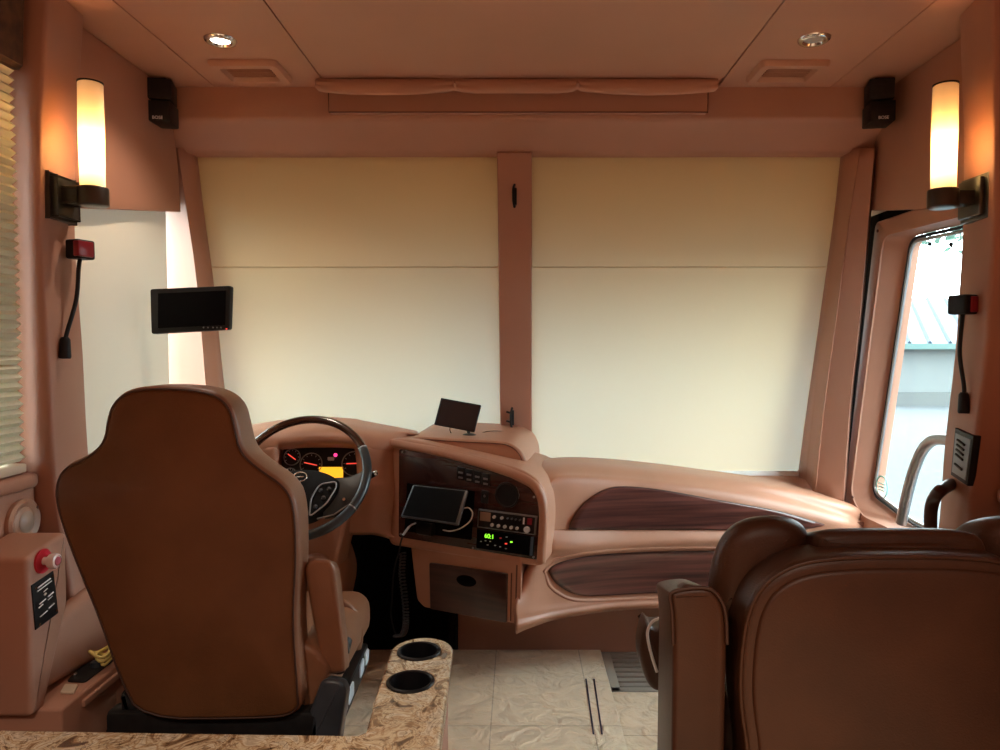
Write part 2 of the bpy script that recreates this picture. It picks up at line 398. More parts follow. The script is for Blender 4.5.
# ------- side pillars (bulging inner face)
def pillar(name, side):
    bm = BM()
    zs = [-.03, .3, .511, .695, .875, 1.128, 1.2975, 1.457, 1.703, 1.85, CZ - .003]
    xn = [1.10, 1.115, 1.127, 1.151, 1.166, 1.173, 1.181, 1.186, 1.176, 1.163, 1.149]
    if side > 0: xn = [1.08, 1.08, 1.085, 1.10, 1.108, 1.13, 1.137, 1.142, 1.139, 1.13, 1.12]
    Yn, Yf = 1.77, 1.945
    R = []
    for z, x in zip(zs, xn):
        xf = x + (.016 if side < 0 else .028); e = .01
        prof = [(1.262, Yn), (x + e, Yn), (x + e * .3, Yn + e * .3), (x, Yn + e), (xf, Yf - e), (xf + e * .3, Yf - e * .3), (xf + e, Yf), (1.262, Yf)]
        R.append([Vector((side * a, y, z)) for a, y in prof])
    C = [cr(c, 4) for c in zip(*R)]
    G = [[bm.verts.new(p) for p in c] for c in C]
    for i in range(len(G) - 1): ring_faces(bm, G[i], G[i + 1], closed=False)
    bm.faces.new([g[-1] for g in G])
    b2 = BVHTree.FromBMesh(bm)
    struct(name, bm, wall_m, smooth=60); return b2
PL = pillar('trim_pillar_left', -1); PR = pillar('trim_pillar_right', 1)
# quarter panels above side windows
def px_poly(pts, X): return [PX(a, b, X) for a, b in pts]
ql = px_poly([(166, 93), (172, 120), (177.5, 160), (181, 212)], -1.208)
t = cr(ql, 4); bm = BM()
slab(bm, [Vector((-1.208, 1.93, CZ - .002)), Vector((-1.208, 2.47, CZ - .002))] + t + [PX(80, 208, -1.208), Vector((-1.208, 1.93, 1.53))], (-.03, 0, 0), .003, 2)
struct('trim_quarter_panel_left', bm, wall_m)
qr = px_poly([(892, 88), (880, 125), (870, 165), (863.5, 211)], 1.235)
t = cr(qr, 4); bm = BM()
slab(bm, [Vector((1.235, 1.93, CZ - .002)), Vector((1.235, 2.46, CZ - .002))] + t + [PX(958, 208, 1.235), Vector((1.235, 1.93, 1.53))], (.045, 0, 0), .003, 2)
struct('trim_quarter_panel_right', bm, wall_m)
# A pillars
def apillar(name, L1, L2, L3, s):
    rows = []
    for (a, b, c) in zip(L1, L2, L3):
        A, B_, C_ = P(*a), P(*b), P(*c)
        back = A + Vector((-s * .0, .09, .0)); 
        rows.append([back, A + Vector((0, .004, 0)), A, A * .5 + B_ * .5, B_, B_ + Vector((s * .003, .002, 0)), B_ * .5 + C_ * .5, C_, C_ + Vector((s * .03, .05, 0))])
    bm = BM(); C = [cr(c, 5) for c in zip(*rows)]; G = [[bm.verts.new(p) for p in c] for c in C]
    for i in range(len(G) - 1): ring_faces(bm, G[i], G[i + 1], closed=False)
    struct(name, bm, wall_m, smooth=60, solid=.006, solid_off=0)
apillar('trim_pillar_front_right', [(846, 150, 2.635), (838, 220, 2.70), (826, 320, 2.78), (816, 400, 2.85), (807, 480, 2.92)],
        [(860, 148, 2.57), (849, 220, 2.62), (836, 320, 2.68), (825, 400, 2.74), (815, 494, 2.79)],
        [(874, 148, 2.53), (868, 220, 2.56), (859, 320, 2.61), (850, 400, 2.66), (842, 508, 2.71)], 1)
apillar('trim_pillar_front_left', [(192, 150, 2.635), (199, 212, 2.69), (208, 285, 2.75), (217, 390, 2.84), (229, 480, 2.92)],
        [(178, 148, 2.58), (187, 212, 2.63), (197, 285, 2.67), (206, 390, 2.74), (213, 480, 2.79)],
        [(160, 148, 2.64), (160, 212, 2.70), (160, 285, 2.73), (160, 390, 2.76), (160, 480, 2.78)], -1)
# windshield
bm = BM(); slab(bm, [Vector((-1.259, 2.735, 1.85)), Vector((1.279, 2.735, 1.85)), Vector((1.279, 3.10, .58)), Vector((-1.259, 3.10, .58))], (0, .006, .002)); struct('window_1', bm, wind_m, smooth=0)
bm = BM(); box(bm, (-1.386, 1.98, .75), (-1.380, 2.80, 1.66)); struct('window_2', bm, glass_m, smooth=0)
bm = BM(); box(bm, (-1.386, .55, .84), (-1.380, 1.74, 1.80)); struct('window_3', bm, glass_m, smooth=0)
# centre post
bm = BM()
A = [P(497, 152, 2.60), P(532, 152, 2.60)]; Bp = [P(500.5, 445, 2.90), P(532, 445, 2.90)]
pts = [A[0], A[1], Bp[1] , Bp[0]]
n = (Bp[0] - A[0]).cross(A[1] - A[0]).normalized()
if n.y < 0: n = -n
slab(bm, pts, n * .10, .008, 3, both=False); struct('trim_windshield_post', bm, wall_m)
# ------- blinds
def blind(name, xa, xb, label):
    r = thing(name, ((xa + xb) / 2, 2.9, .60), label, 'roller blind', 'windshield roller blinds')
    bm = BM(); rows = []
    T = Vector((0, 2.665, 1.87)); Bt = Vector((0, 3.005, .615))
    for i in range(25):
        t = i / 24; p = T.lerp(Bt, t); rows.append([])
        for k in range(13):
            x = xa + (xb - xa) * k / 12
            rows[-1].append(p + Vector((x, .004 * math.sin(t * 9 + k * .5) * math.sin(math.pi * k / 12), 0)))
    G = [[bm.verts.new(q) for q in rr] for rr in rows]
    for i in range(24): ring_faces(bm, G[i], G[i + 1], closed=False)
    obj('cloth', bm, blind_m, r, smooth=180)
    ts = (1.87 - 1.448) / (1.87 - .615); p = T.lerp(Bt, ts)
    bm = BM(); sweep(bm, [p + Vector((xa, -.003, 0)), p + Vector((xb, -.003, 0))], .0022, 6, flat=.8); obj('seam', bm, blind_m, r)
    bm = BM(); box(bm, (xa, 2.998, .60), (xb, 3.012, .622), .003); obj('hem_bar', bm, wpipe_m, r)
blind('windshield_blind', -1.215, -.05, 'cream pulled-down roller blind over the left windshield pane, in front of the driver')
blind('windshield_blind', .03, 1.222, 'cream pulled-down roller blind over the right windshield pane, above the wood inlays')
bm = BM()
G = [[bm.verts.new(Vector((-1.242 - .006 * math.sin(j * .8), 1.95 + .585 * j / 10, 1.70 - .98 * i / 12))) for j in range(11)] for i in range(13)]
for i in range(12): ring_faces(bm, G[i], G[i + 1], closed=False)
tag(obj('side_window_blind', bm, sblind_m, None, 180), 'cream roller blind over the driver side window, behind the left sconce pillar', 'roller blind')
# cellular shade at far left
bm = BM(); npl = 44; z0, z1 = .868, 1.81; rows = []
for i in range(npl * 2 + 1):
    z = z1 + (z0 - z1) * i / (npl * 2); x = -1.226 + (.014 if i % 2 else 0)
    rows.append([bm.verts.new((x, .56, z)), bm.verts.new((x, 1.735, z))])
for i in range(len(rows) - 1): ring_faces(bm, rows[i], rows[i + 1], closed=False)
r = thing('cellular_shade', (-1.25, 1.15, .84), 'pale green pleated cellular shade over the far left side window', 'window shade')
obj('pleats', bm, cell_m, r, smooth=0, solid=.001)
bm = BM(); box(bm, (-1.245, .56, .842), (-1.208, 1.735, .864), .004); obj('bottom_rail', bm, cream_m, r)
r = thing('valance_box', (-1.19, 1.1, 1.70), 'dark brown fabric valance box above the pleated shade at far left', 'valance')
bm = BM(); slab(bm, [Vector((-1.26, 1.74, z)) for z in (1.80, CZ - .004)] + [Vector((-1.18, 1.74, CZ - .004)), Vector((-1.19, 1.74, 1.81)), Vector((-1.20, 1.74, 1.80))], (0, -1.33, 0), .01, 3); obj('panel', bm, brown_v, r)
# wall below cellular shade, sill
bm = BM(); box(bm, (-1.262, -.2, -.0), (-1.212, 1.768, .80), .006); struct('trim_wall_lower_left', bm, wall_m)
bm = BM(); box(bm, (-1.262, -.2, .80), (-1.198, 1.768, .838), .014, 4); struct('trim_sill_left', bm, wall_m)
# right side: ledge behind pillar at far right
bm = BM(); box(bm, (1.16, .4, .76), (1.282, 1.765, .80), .012, 3); struct('trim_ledge_right', bm, wall_m)
bm = BM(); box(bm, (1.20, .4, .0), (1.282, 1.765, .758), .006); struct('trim_wall_lower_right', bm, black_m)

# ------- door (right)
X0, X1 = 1.252, 1.315
def loop(c, X, r=.05): return rcorner([Vector((X, y, z)) for y, z in c], r, 5)
outer = [(2.583, 1.585), (1.90, 1.585), (1.90, .03), (2.805, .03), (2.796, .50)]
inner = [(2.523, 1.528), (1.935, 1.515), (1.935, .53), (2.64, .52), (2.73, .577)]
glasz = [(2.468, 1.518), (1.94, 1.505), (1.94, .53), (2.418, .538), (2.692, .582)]
bm = BM(); LL = [loop(outer, X0 + .05, .02), loop(outer, X0 + .004, .02), loop([(y + (.004 if y < 2.2 else -.005), z + (.005 if z < .6 else -.005)) for y, z in outer], X0, .02),
                 loop(inner, X0, .045), loop(inner, X0 + .006, .042), loop(glasz, X1, .05), loop(glasz, X1 + .04, .05)]
V = [[bm.verts.new(p) for p in l] for l in LL]
for i in range(len(V) - 1): ring_faces(bm, V[i], V[i + 1])
r = obj('door_1', bm, wall_m, None, 35, kind='structure'); r['_b'] = (0, 0, 0)
bm = BM(); slab(bm, loop(glasz, X1 + .004, .05), (.005, 0, 0)); obj('door_pane', bm, glass_m, r, smooth=0)
bm = BM(); sweep(bm, loop([(y + (-.006 if y > 2.2 else .006), z + (.007 if z < .8 else -.007)) for y, z in glasz], X1 + .002, .045), .0055, 8, closed=True); obj('door_seal', bm, black_m, r)
bm = BM(); sweep(bm, loop([(y + (-.02 if y > 2.2 else .02), z + (.02 if z < .8 else -.02)) for y, z in glasz], X1 - .001, .04), .006, 6, closed=True); obj('pane_trim', bm, satin_m, r)
bm = BM()
for a, b in ((878, 231), (853, 497)): lathe(bm, [(.0055, 0), (.0055, .003), (.003, .004)], PX(a, b, X0), (-1, 0, 0), 12)
obj('door_screw', bm, pinkseam_m, r)
gp = Pl(Vector((X1, 2, 1)), Vector((X1, 2.3, 1)), Vector((X1, 2, 1.3)))
st = thing('window_sticker', PX(882, 488, X1), 'small round pale green sticker in the lower corner of the door window', 'sticker')
c = PX(882, 487, X1 - .001)
bm = BM(); lathe(bm, [(.036, 0), (.038, .0015), (.042, .0015), (.042, 0)], c, (-1, 0, 0), 28, cap=False); obj('ring', bm, stk_m, st)
bm = BM()
for k in (-.012, 0, .012): box(bm, (c.x - .002, c.y - .022, c.z + k - .002), (c.x - .0005, c.y + .022, c.z + k + .002))
obj('mark', bm, stk_m, st)
for a, b in ((931, 244), (952, 244.5)):
    bm = BM(); lathe(bm, [(.007, 0), (.0075, .004), (.004, .008)], PX(a, b, X1 - .002), (-1, 0, 0), 14); obj('window_stud', bm, black_m, r)
# door jamb dark gap
bm = BM(); slab(bm, [Vector((1.275, y, z)) for y, z in ((2.575, 1.62), (2.88, 1.62), (2.88, -.03), (2.79, -.03), (2.785, .5))], (.06, 0, 0)); slab(bm, [Vector((1.275, y, z)) for y, z in ((1.9, 1.565), (2.6, 1.565), (2.6, 1.62), (1.9, 1.62))], (.06, 0, 0)); struct('trim_door_gap', bm, rubber_m, smooth=0)
# grab bars by the door
Xg = 1.20
bm = BM()
pp = [(901, 523), (906, 500), (911, 480), (917, 462), (924, 448), (934, 440), (948, 440), (965, 444)]
sweep(bm, cr([PX(a, b, Xg + .03) for a, b in pp], 6), .017, 14)
tag(obj('door_grab_bar', bm, satin_m), 'large silver grab bar bending across the bottom of the door window', 'grab bar')
bm = BM(); pp = [(930, 545), (930.5, 525), (931, 510), (934, 499), (940, 491), (950, 484.5)]
pts = [PX(a, b, 1.045) for i, (a, b) in enumerate(pp)]; pts[-1] = PX(951, 484, hit(PR, 958, 484).x)
sweep(bm, cr(pts, 6), .0155, 12)
tag(obj('grab_handle', bm, noisy('dark brown leather handle', (.05, .022, .014), (.07, .03, .02), .3, 20, 300, .2)), 'short dark brown curved grab handle on the right pillar below the switch plate', 'grab handle')

# ------------------------------------------------------------------ OUTSIDE
bm = BM(); box(bm, (-60, -40, -1.05), (90, 90, -1.0)); struct('ground', bm, asphalt_m, smooth=0)
r = thing('shed_building', (17, 27, -1.0), 'low white building with a blue ribbed metal roof, seen through the door window', 'building')
y0 = 26.0
bm = BM(); box(bm, (12.6, y0, -1), (30, y0 + 8, 1.1)); obj('wall', bm, wwall_m, r, smooth=0)
bm = BM(); slab(bm, [Vector((12.2, y0 - .5, 1.12)), Vector((30, y0 - .5, 1.12)), Vector((30, y0 + 4, 3.0)), Vector((14, y0 + 4, 3.0))], (0, 0, .08)); obj('roof', bm, broof_m, r, smooth=0)
bm = BM()
for i in range(24):
    x = 12.4 + i * .72; a = Vector((x, y0 - .5, 1.23)); b = Vector((x + 1.7, y0 + 4, 3.1)); sweep(bm, [a, b], .07, 4)
obj('roof_ribs', bm, brib_m, r, smooth=0)
bm = BM(); box(bm, (12.2, y0 - .56, 1.0), (30, y0 - .4, 1.2)); box(bm, (12.6, y0 - .05, -1), (12.95, y0, 1.1)); box(bm, (17.2, y0 - .05, -1), (17.5, y0, 1.1)); obj('trim', bm, teal_m, r, smooth=0)
bm = BM(); box(bm, (12.4, y0 - .6, -1.0), (30, y0 - .08, -.55)); obj('plinth', bm, mat('pale concrete', (.06, .065, .065), .8), r, smooth=0)
def tree(x, y, h, label):
    r = thing('leafy_tree', (x, y, -1), label, 'tree')
    bm = BM(); sweep(bm, cr([(x, y, -1), (x + .1, y, 1), (x - .1, y + .1, h - 1)], 4), [.22 - .012 * i for i in range(9)], 8); obj('trunk', bm, bark_m, r)
    bm = BM()
    for k in range(1300):
        a = random.uniform(0, 6.28); q = random.uniform(-1, 1); rr = random.uniform(.55, 1)
        c = Vector((x - .5, y, h)) + Vector((math.cos(a) * math.sqrt(1 - q * q) * 2.6, math.sin(a) * math.sqrt(1 - q * q) * 2.0, q * 1.3)) * rr
        u = Vector((random.uniform(-1, 1), random.uniform(-1, 1), random.uniform(-1, 1))).normalized(); v = u.orthogonal().normalized(); s = random.uniform(.09, .17)
        bm.faces.new([bm.verts.new(c + u * s), bm.verts.new(c + v * s * .5), bm.verts.new(c - u * s), bm.verts.new(c - v * s * .5)])
    obj('leaves', bm, leaf_m, r, smooth=0)
tree(8.6, 12.2, 3.95, 'leafy tree outside, its foliage across the top of the door window')
# ------------------------------------------------------------------ CEILING FITTINGS
def downlight(px, py, lit, label, loc=None, watts=0, dup=False):
    c = PZ(px, py, CZ) if loc is None else Vector(loc)
    r = thing('recessed_light', c, label, 'ceiling light', 'recessed ceiling lights')
    bm = BM(); lathe(bm, [(.026, .001), (.031, .008), (.037, .009), (.043, .006), (.046, .0005), (.044, -.001), (.026, -.001)], c, (0, 0, -1), 36, cap=False); obj('trim_ring', bm, chrome_m, r)
    e = mat('lamp lens lit', (.8, .8, .8), .4, emit=(1, .9, .78), es=14) if lit else mat('lamp lens', (.45, .42, .40), .25)
    bm = BM(); lathe(bm, [(.0001, .0035), (.014, .003), (.027, .0015)], c, (0, 0, -1), 28, cap=False); obj('lens', bm, e, r)
    if watts:
        L = bpy.data.lights.new('downlight', 'SPOT'); L.energy = watts; L.color = (1, .83, .66); L.spot_size = math.radians(125); L.spot_blend = .6; L.shadow_soft_size = .03
        o = bpy.data.objects.new('lamp_light', L); COL.objects.link(o); o.parent = r; o.location = (0, 0, -.02); o['_b'] = tuple(c)
downlight(220.5, 40, True, 'lit round recessed ceiling light with chrome ring, on the left side', watts=7)
downlight(814, 39, False, 'unlit round recessed ceiling light with chrome ring, on the right side')
for i, (lx, ly, w) in enumerate(FILL_LAMPS):
    downlight(0, 0, True, 'added unseen ceiling lamp behind the camera, %s side, %s row' % ('left' if lx < 0 else 'right', 'front' if ly > -1 else 'rear'), (lx, ly, CZ), w)
def vent(cx, cy, label):
    r = thing('ceiling_vent', (cx, cy, CZ), label, 'ceiling vent', 'ceiling air vents')
    w, d = .108, .085
    bm = BM(); o = rcorner([Vector((cx - w, cy - d, CZ)), Vector((cx + w, cy - d, CZ)), Vector((cx + w, cy + d, CZ)), Vector((cx - w, cy + d, CZ))], .02)
    def sc(f, g, z): return [Vector((cx + (p.x - cx) * f, cy + (p.y - cy) * g, z)) for p in o]
    rr = [sc(1, 1, CZ + .001), sc(1, 1, CZ - .008), sc(.95, .93, CZ - .018), sc(.74, .68, CZ - .018), sc(.64, .56, CZ - .003), sc(.64, .56, CZ + .001)]
    V = [[bm.verts.new(p) for p in q] for q in rr]
    for i in range(len(V) - 1): ring_faces(bm, V[i], V[i + 1])
    obj('frame', bm, ceil_m, r)
    bm = BM()
    for k in range(6):
        y = cy - .038 + k * .014; box(bm, (cx - .067, y - .003, CZ - .012), (cx + .067, y - .0005, CZ - .003), M=None)
    obj('louvres', bm, wall_m, r, smooth=0)
    bm = BM(); box(bm, (cx - .070, cy - .048, CZ - .002), (cx + .070, cy + .048, CZ - .0005)); obj('backing', bm, rubber_m, r, smooth=0)
c = PZ(251, 70, CZ); vent(c.x, c.y, 'tan square ceiling air vent beside the lit recessed light, left')
c = PZ(787, 70, CZ); vent(c.x, c.y, 'tan square ceiling air vent beside the unlit recessed light, right')
# gathered valance and access box
r = thing('gathered_valance', (0, 2.36, 1.96), 'gathered tan leather valance hanging below the ceiling above the windshield', 'valance')
bm = BM(); xa, xb = PZ(318, 81, CZ).x, PZ(716, 81, CZ).x; n = 120; G = []
pin = [xa, P(454, 90, 2.36).x, P(578, 90, 2.36).x, xb]
for i in range(n + 1):
    x = xa + (xb - xa) * i / n
    seg = max(k for k in range(3) if x >= pin[k] - 1e-6); t = (x - pin[seg]) / (pin[seg + 1] - pin[seg]); t = min(max(t, 0), 1)
    h = .034 + .022 * math.sin(math.pi * t) ** .45 if 0 < t < 1 else .030
    if seg == 1: h = min(h, .050)
    near = min(abs(x - p) for p in pin)
    fold = math.exp(-(near / .05) ** 2)
    col = []
    for j in range(9):
        s = j / 8
        col.append(bm.verts.new((x, 2.388 - .010 * math.sin(math.pi * s) * (1 - .6 * fold) - .006 * s + fold * .004 * math.sin(s * 14), CZ - .001 - h * s)))
    G.append(col)
for i in range(n): ring_faces(bm, G[i], G[i + 1], closed=False)
obj('fabric', bm, ceil_m, r, 180, solid=.004, solid_off=0)
bm = BM()
for p in pin[1:3]:
    bm = BM(); sweep(bm, [(p - .004, 2.377, CZ - .012), (p + .001, 2.369, CZ - .026), (p + .005, 2.374, CZ - .036)], [.003, .006, .003], 8); obj('gather_knot', bm, ceil_m, r)
a, b = P(328.5, 112, 2.44), P(708, 117, 2.44)
bm = BM(); slab(bm, rcorner([Vector((a.x, 2.443, CZ - .004)), Vector((b.x, 2.443, CZ - .004)), Vector((b.x, 2.443, 1.927)), Vector((a.x, 2.443, 1.927))], .006), (0, .026, 0), .003)
r = obj('access_panel', bm, wall_m); tag(r, 'flat tan access panel on the header under the gathered valance', 'access panel')
bm = BM(); sweep(bm, [Vector((a.x, 2.4425, CZ - .01)), Vector((a.x, 2.4425, 1.928)), Vector((b.x, 2.4425, 1.928)), Vector((b.x, 2.4425, CZ - .01))], .0022, 6); obj('edge_cord', bm, pinkseam_m, r)

# satellite speakers
def speaker(cx, sgn, label):
    Y = 2.40; top = CZ - .010
    M0 = Matrix.Translation(Vector((cx, Y, 0))) @ Matrix.Rotation(math.radians(8 * sgn), 4, 'Z')
    r = thing('satellite_speaker', (cx, Y, 1.87), label, 'speaker', 'black corner speakers')
    h = .067
    for k, (z, tilt) in enumerate(((top - h, .0), (top - 2 * h - .004, -.0))):
        bm = BM(); M = M0 @ Matrix.Translation(Vector((0, 0, z))) @ Matrix.Rotation(math.radians((7 if k == 0 else 0) * sgn), 4, 'Z')
        box(bm, (-.038, -.045, .001), (.038, .045, h), .004, 2, M); obj('speaker_cube', bm, black_m, r)
        if k:
            text('badge', 'BOSE', M @ Matrix.Translation(Vector((0, -.0465, .011))) @ Matrix.Rotation(math.radians(90), 4, 'X'), .014, white_m, r)
    bm = BM(); sweep(bm, [M0 @ Vector((0, .03, top - .02)), M0 @ Vector((0, .068, top - .01))], .012, 10)
    box(bm, (cx - .02, Y - .015, top), (cx + .02, Y + .03, top + .011), .002); obj('bracket', bm, black_m, r)
speaker(P(162, 100, 2.40).x, 1, 'black twin-cube speaker in the left corner under the ceiling')
speaker(P(879, 100, 2.40).x, -1, 'black twin-cube speaker in the right corner under the ceiling')

# ------------------------------------------------------------------ SCONCES
def sconce(s, label):
    dz = .003 if s < 0 else .008
    x = 1.186 if s < 0 else 1.150; Yc = 1.85; cxx = 1.100 if s < 0 else 1.064
    r = thing('wall_sconce', (s * 1.16, Yc, 1.46), label, 'wall sconce', 'frosted tube wall sconces')
    bm = BM(); box(bm, (s * (x - .008), 1.795, 1.466), (s * (x + .014), 1.905, 1.578), .003); box(bm, (s * (x - .022), 1.805, 1.474), (s * (x - .008), 1.895, 1.570), .004)
    obj('back_plate', bm, bronze_m, r)
    cx = s * cxx
    bm = BM(); box(bm, (s * cxx, Yc - .026, 1.512 - dz), (s * (x - .015), Yc + .026, 1.548 - dz), .004); lathe(bm, [(.001, 0), (.033, 0), (.037, .003), (.037, .044), (.035, .047), (.030, .047), (.030, .01)], (cx, Yc, 1.506 - dz), (0, 0, 1), 32, cap=False)
    obj('arm', bm, bronze_m, r)
    g = .0292
    bm = BM(); lathe(bm, [(g, 0), (g, .08), (g + .001, .14), (g, .256), (g - .003, .258), (g - .003, .002)], (cx, Yc, 1.556 - dz), (0, 0, 1), 36, cap=False)
    sh = obj('glass_shade', bm, sconce_m, r)
    bm = BM(); lathe(bm, [(g + .0012, 0), (g + .0012, .004), (g - .004, .004), (g - .004, 0)], (cx, Yc, 1.813 - dz), (0, 0, 1), 36, cap=False); obj('rim', bm, black_m, sh)
    bm = BM(); lathe(bm, [(.008, 0), (.008, .02), (.012, .035), (.013, .05), (.008, .065), (.001, .07)], (cx, Yc, 1.59 - dz), (0, 0, 1), 16, cap=False)
    obj('bulb', bm, mat('warm bulb', (1, .8, .5), .5, emit=(1, .75, .4), es=18), r)
    L = bpy.data.lights.new('bulb', 'POINT'); L.energy = .72; L.color = (1, .44, .14); L.shadow_soft_size = .022
    o = bpy.data.objects.new('bulb_light', L); COL.objects.link(o); o.parent = r; o.location = Vector((cx, Yc, 1.665 - dz)) - Vector(r.location); o['_b'] = r['_b']
sconce(-1, 'lit frosted tube wall sconce on the left pillar, beside the pleated shade')
sconce(1, 'lit frosted tube wall sconce on the right pillar, above the entry door window')
# gooseneck map lights
def gooseneck(hx, hy, bx, by, s, label):
    X = s * 1.15; bv = PL if s < 0 else PR; h = hit(bv, 64 if s < 0 else 972, hy); h = PX(hx, hy, h.x - s * .034); b = PX(bx, by, hit(bv, bx, by).x - s * .014)
    r = thing('gooseneck_map_light', b, label, 'map light', 'gooseneck map lights')
    bm = BM(); M = Matrix.Translation(h) @ Matrix.Rotation(math.radians(18 * s), 4, 'Z')
    box(bm, (-.025, -.024, -.024), (.02, .03, .026), .006, 3, M) if s < 0 else box(bm, (-.02, -.024, -.024), (.025, .03, .026), .006, 3, M); obj('lamp_head', bm, black_m, r)
    bm = BM()
    if s < 0: box(bm, (.008, -.028, -.019), (.027, -.022, .021), .003, 2, M); box(bm, (.017, -.028, -.019), (.028, .018, .021), .003, 2, M)
    else: box(bm, (-.004, -.028, -.019), (.02, -.022, .021), .003, 2, M)
    obj('lens', bm, redlens_m, r)
    q = Vector((-.001 * s, 0, 0)); mid = h.lerp(b, .5) + Vector((-s * .006, .006, 0))
    bm = BM(); sweep(bm, cr([h + Vector((0, .0, -.02)), h.lerp(b, .2) + Vector((-s * .004, 0, 0)), mid, h.lerp(b, .8), b + Vector((0, 0, .02))], 6), .0052, 10); obj('neck', bm, black_m, r)
    bm = BM(); lathe(bm, [(.008, .03), (.012, .024), (.015, -.02), (.013, -.024), (.001, -.024)], b, (0, .08, 1), 14, cap=False); obj('socket', bm, black_m, r)
gooseneck(80, 250, 65, 349, -1, 'black gooseneck map light with red lens on the left pillar below the sconce')
gooseneck(963, 305, 964, 404, 1, 'black gooseneck map light with red lens on the right pillar above the switch plate')
# switch plate right pillar
def on_bvh(bvh, pts, off): return [hit(bvh, a, b, off) for a, b in pts]
_s = ((955, 428), (973.5, 436), (967, 486), (950.5, 475)); _p = Pl(hit(PR, *_s[0]), hit(PR, *_s[1]), hit(PR, *_s[3])); sp = [_p.at(*q, .008) for q in _s]
r = thing('switch_plate', sp[2], 'grey framed control plate on the right pillar above the grab handle', 'switch plate')
bm = BM(); slab(bm, sp, (.02, 0, 0), .002); obj('frame', bm, black_m, r)
c = sum(sp, Vector()) / 4
bm = BM(); slab(bm, [c + (p - c) * .82 + Vector((-.002, 0, 0)) for p in sp], (.01, 0, 0), .001); obj('plate', bm, mat('pewter plate', (.22, .25, .27), .45), r)
def q2(u, v): return sp[0] * (1 - u) * (1 - v) + sp[1] * u * (1 - v) + sp[2] * u * v + sp[3] * (1 - u) * v
for k in range(6):
    if k == 4: continue
    a, b = q2(.28, .2 + k * .1), q2(.68, .24 + k * .1)
    bm = BM(); sweep(bm, [a + Vector((-.004, 0, 0)), b + Vector((-.004, 0, 0))], .0032, 6); obj('slot', bm, black_m, r)
# ------------------------------------------------------------------ MONITORS
pl = Pl(P(150, 290, 2.30), P(230, 286, 2.27), P(152, 334, 2.29))
r = thing('mirror_monitor', P(190, 334, 2.29), 'black rear view monitor mounted on the left windshield pillar', 'monitor')
o = rcorner([pl.at(149.8, 289), pl.at(230.5, 285.5), pl.at(229, 329.5), pl.at(151, 334)], .008)
bm = BM(); slab(bm, o, -pl.n * .022, .004); obj('housing', bm, black_m, r)
bm = BM(); slab(bm, [pl.at(158, 293.5, .0015), pl.at(226, 290.5, .0015), pl.at(225, 325, .0015), pl.at(158, 328.5, .0015)], -pl.n * .001); obj('screen', bm, screen_m, r)
for i, x in enumerate((203.5, 208, 213, 217, 221)):
    bm = BM(); c = pl.at(x, 327.5, .001); lathe(bm, [(.0025, -.002), (.0025, .001)], c, pl.n, 8); obj('button', bm, satin_m, r)
bm = BM(); lathe(bm, [(.0025, -.002), (.0025, .0015)], pl.at(226.5, 328.8, .001), pl.n, 8); obj('power_light', bm, rede_m, r)
bm = BM(); sweep(bm, [pl.at(190, 306, -.02), P(190, 300, 2.66)], .012, 10); lathe(bm, [(.001, -.004), (.034, -.004), (.036, .004), (.001, .008)], P(190, 297, 2.625), (0.3, -1, 0), 24, cap=False); obj('mount', bm, satin_m, r)
pl = Pl(P(441, 398, 2.62), P(481, 405.5, 2.60), P(434, 424.5, 2.60))
r = thing('dash_monitor', P(466, 436, 2.6), 'small grey-screened monitor on a stand on top of the dashboard', 'monitor')
o = rcorner([pl.at(441, 397.8), pl.at(481, 405), pl.at(474.2, 432), pl.at(434, 424.5)], .003)
bm = BM(); slab(bm, o, -pl.n * .014, .002); obj('housing', bm, black_m, r)
bm = BM(); slab(bm, [pl.at(442.3, 399.6, .001), pl.at(479.3, 406.3, .001), pl.at(473.3, 430.4, .001), pl.at(436.5, 423.5, .001)], -pl.n * .0008); obj('screen', bm, screen2_m, r)
bm = BM(); sweep(bm, cr([pl.at(466, 424, -.014), P(468, 430, 2.64), P(469, 434, 2.62)], 4), .006, 8)
c = P(469, 436.5, 2.615); lathe(bm, [(.001, .012), (.014, .011), (.034, .004), (.036, 0), (.001, 0)], c, (0, 0, 1), 20, cap=False); obj('stand', bm, black_m, r)
bm = BM(); sweep(bm, cr([pl.at(450, 424, -.01), P(450.5, 432, 2.63), P(457, 436, 2.64), P(470, 436.5, 2.66), P(487, 431.5, 2.68), P(503, 431.3, 2.72), P(510, 434, 2.76)], 5), .0014, 6); obj('cable', bm, black_m, r)
# latches on centre post
for (px, py, Y, lab) in ((514.5, 196, 2.62, 'upper black latch on the windshield centre post'), (512, 418, 2.84, 'lower black latch on the windshield centre post, above the dashboard')):
    c = P(px, py, Y); r = thing('latch', c, lab, 'latch', 'centre post latches')
    bm = BM(); box(bm, c + Vector((-.004, .0, -.03)), c + Vector((.008, .024, .03)), .003); obj('latch_plate', bm, black_m, r)
    bm = BM(); sweep(bm, cr([c + Vector((0, 0, -.04)), c + Vector((-.004, -.02, -.02)), c + Vector((-.004, -.022, .02)), c + Vector((0, 0, .04))], 5), .0045, 8); obj('latch_lever', bm, black_m, r)
    if py > 300:
        bm = BM()
        for k in (-.018, .018): bm = BM(); sweep(bm, [c + Vector((0, 0, k)), c + Vector((-.022, .006, k + .006))], .004, 8); obj('latch_catch', bm, black_m, r)
# ------------------------------------------------------------------ DASHBOARD
D = thing('dashboard', (0, 2.7, .4), 'tan leather dashboard with dark wood panels below the windshield blinds', 'dashboard')
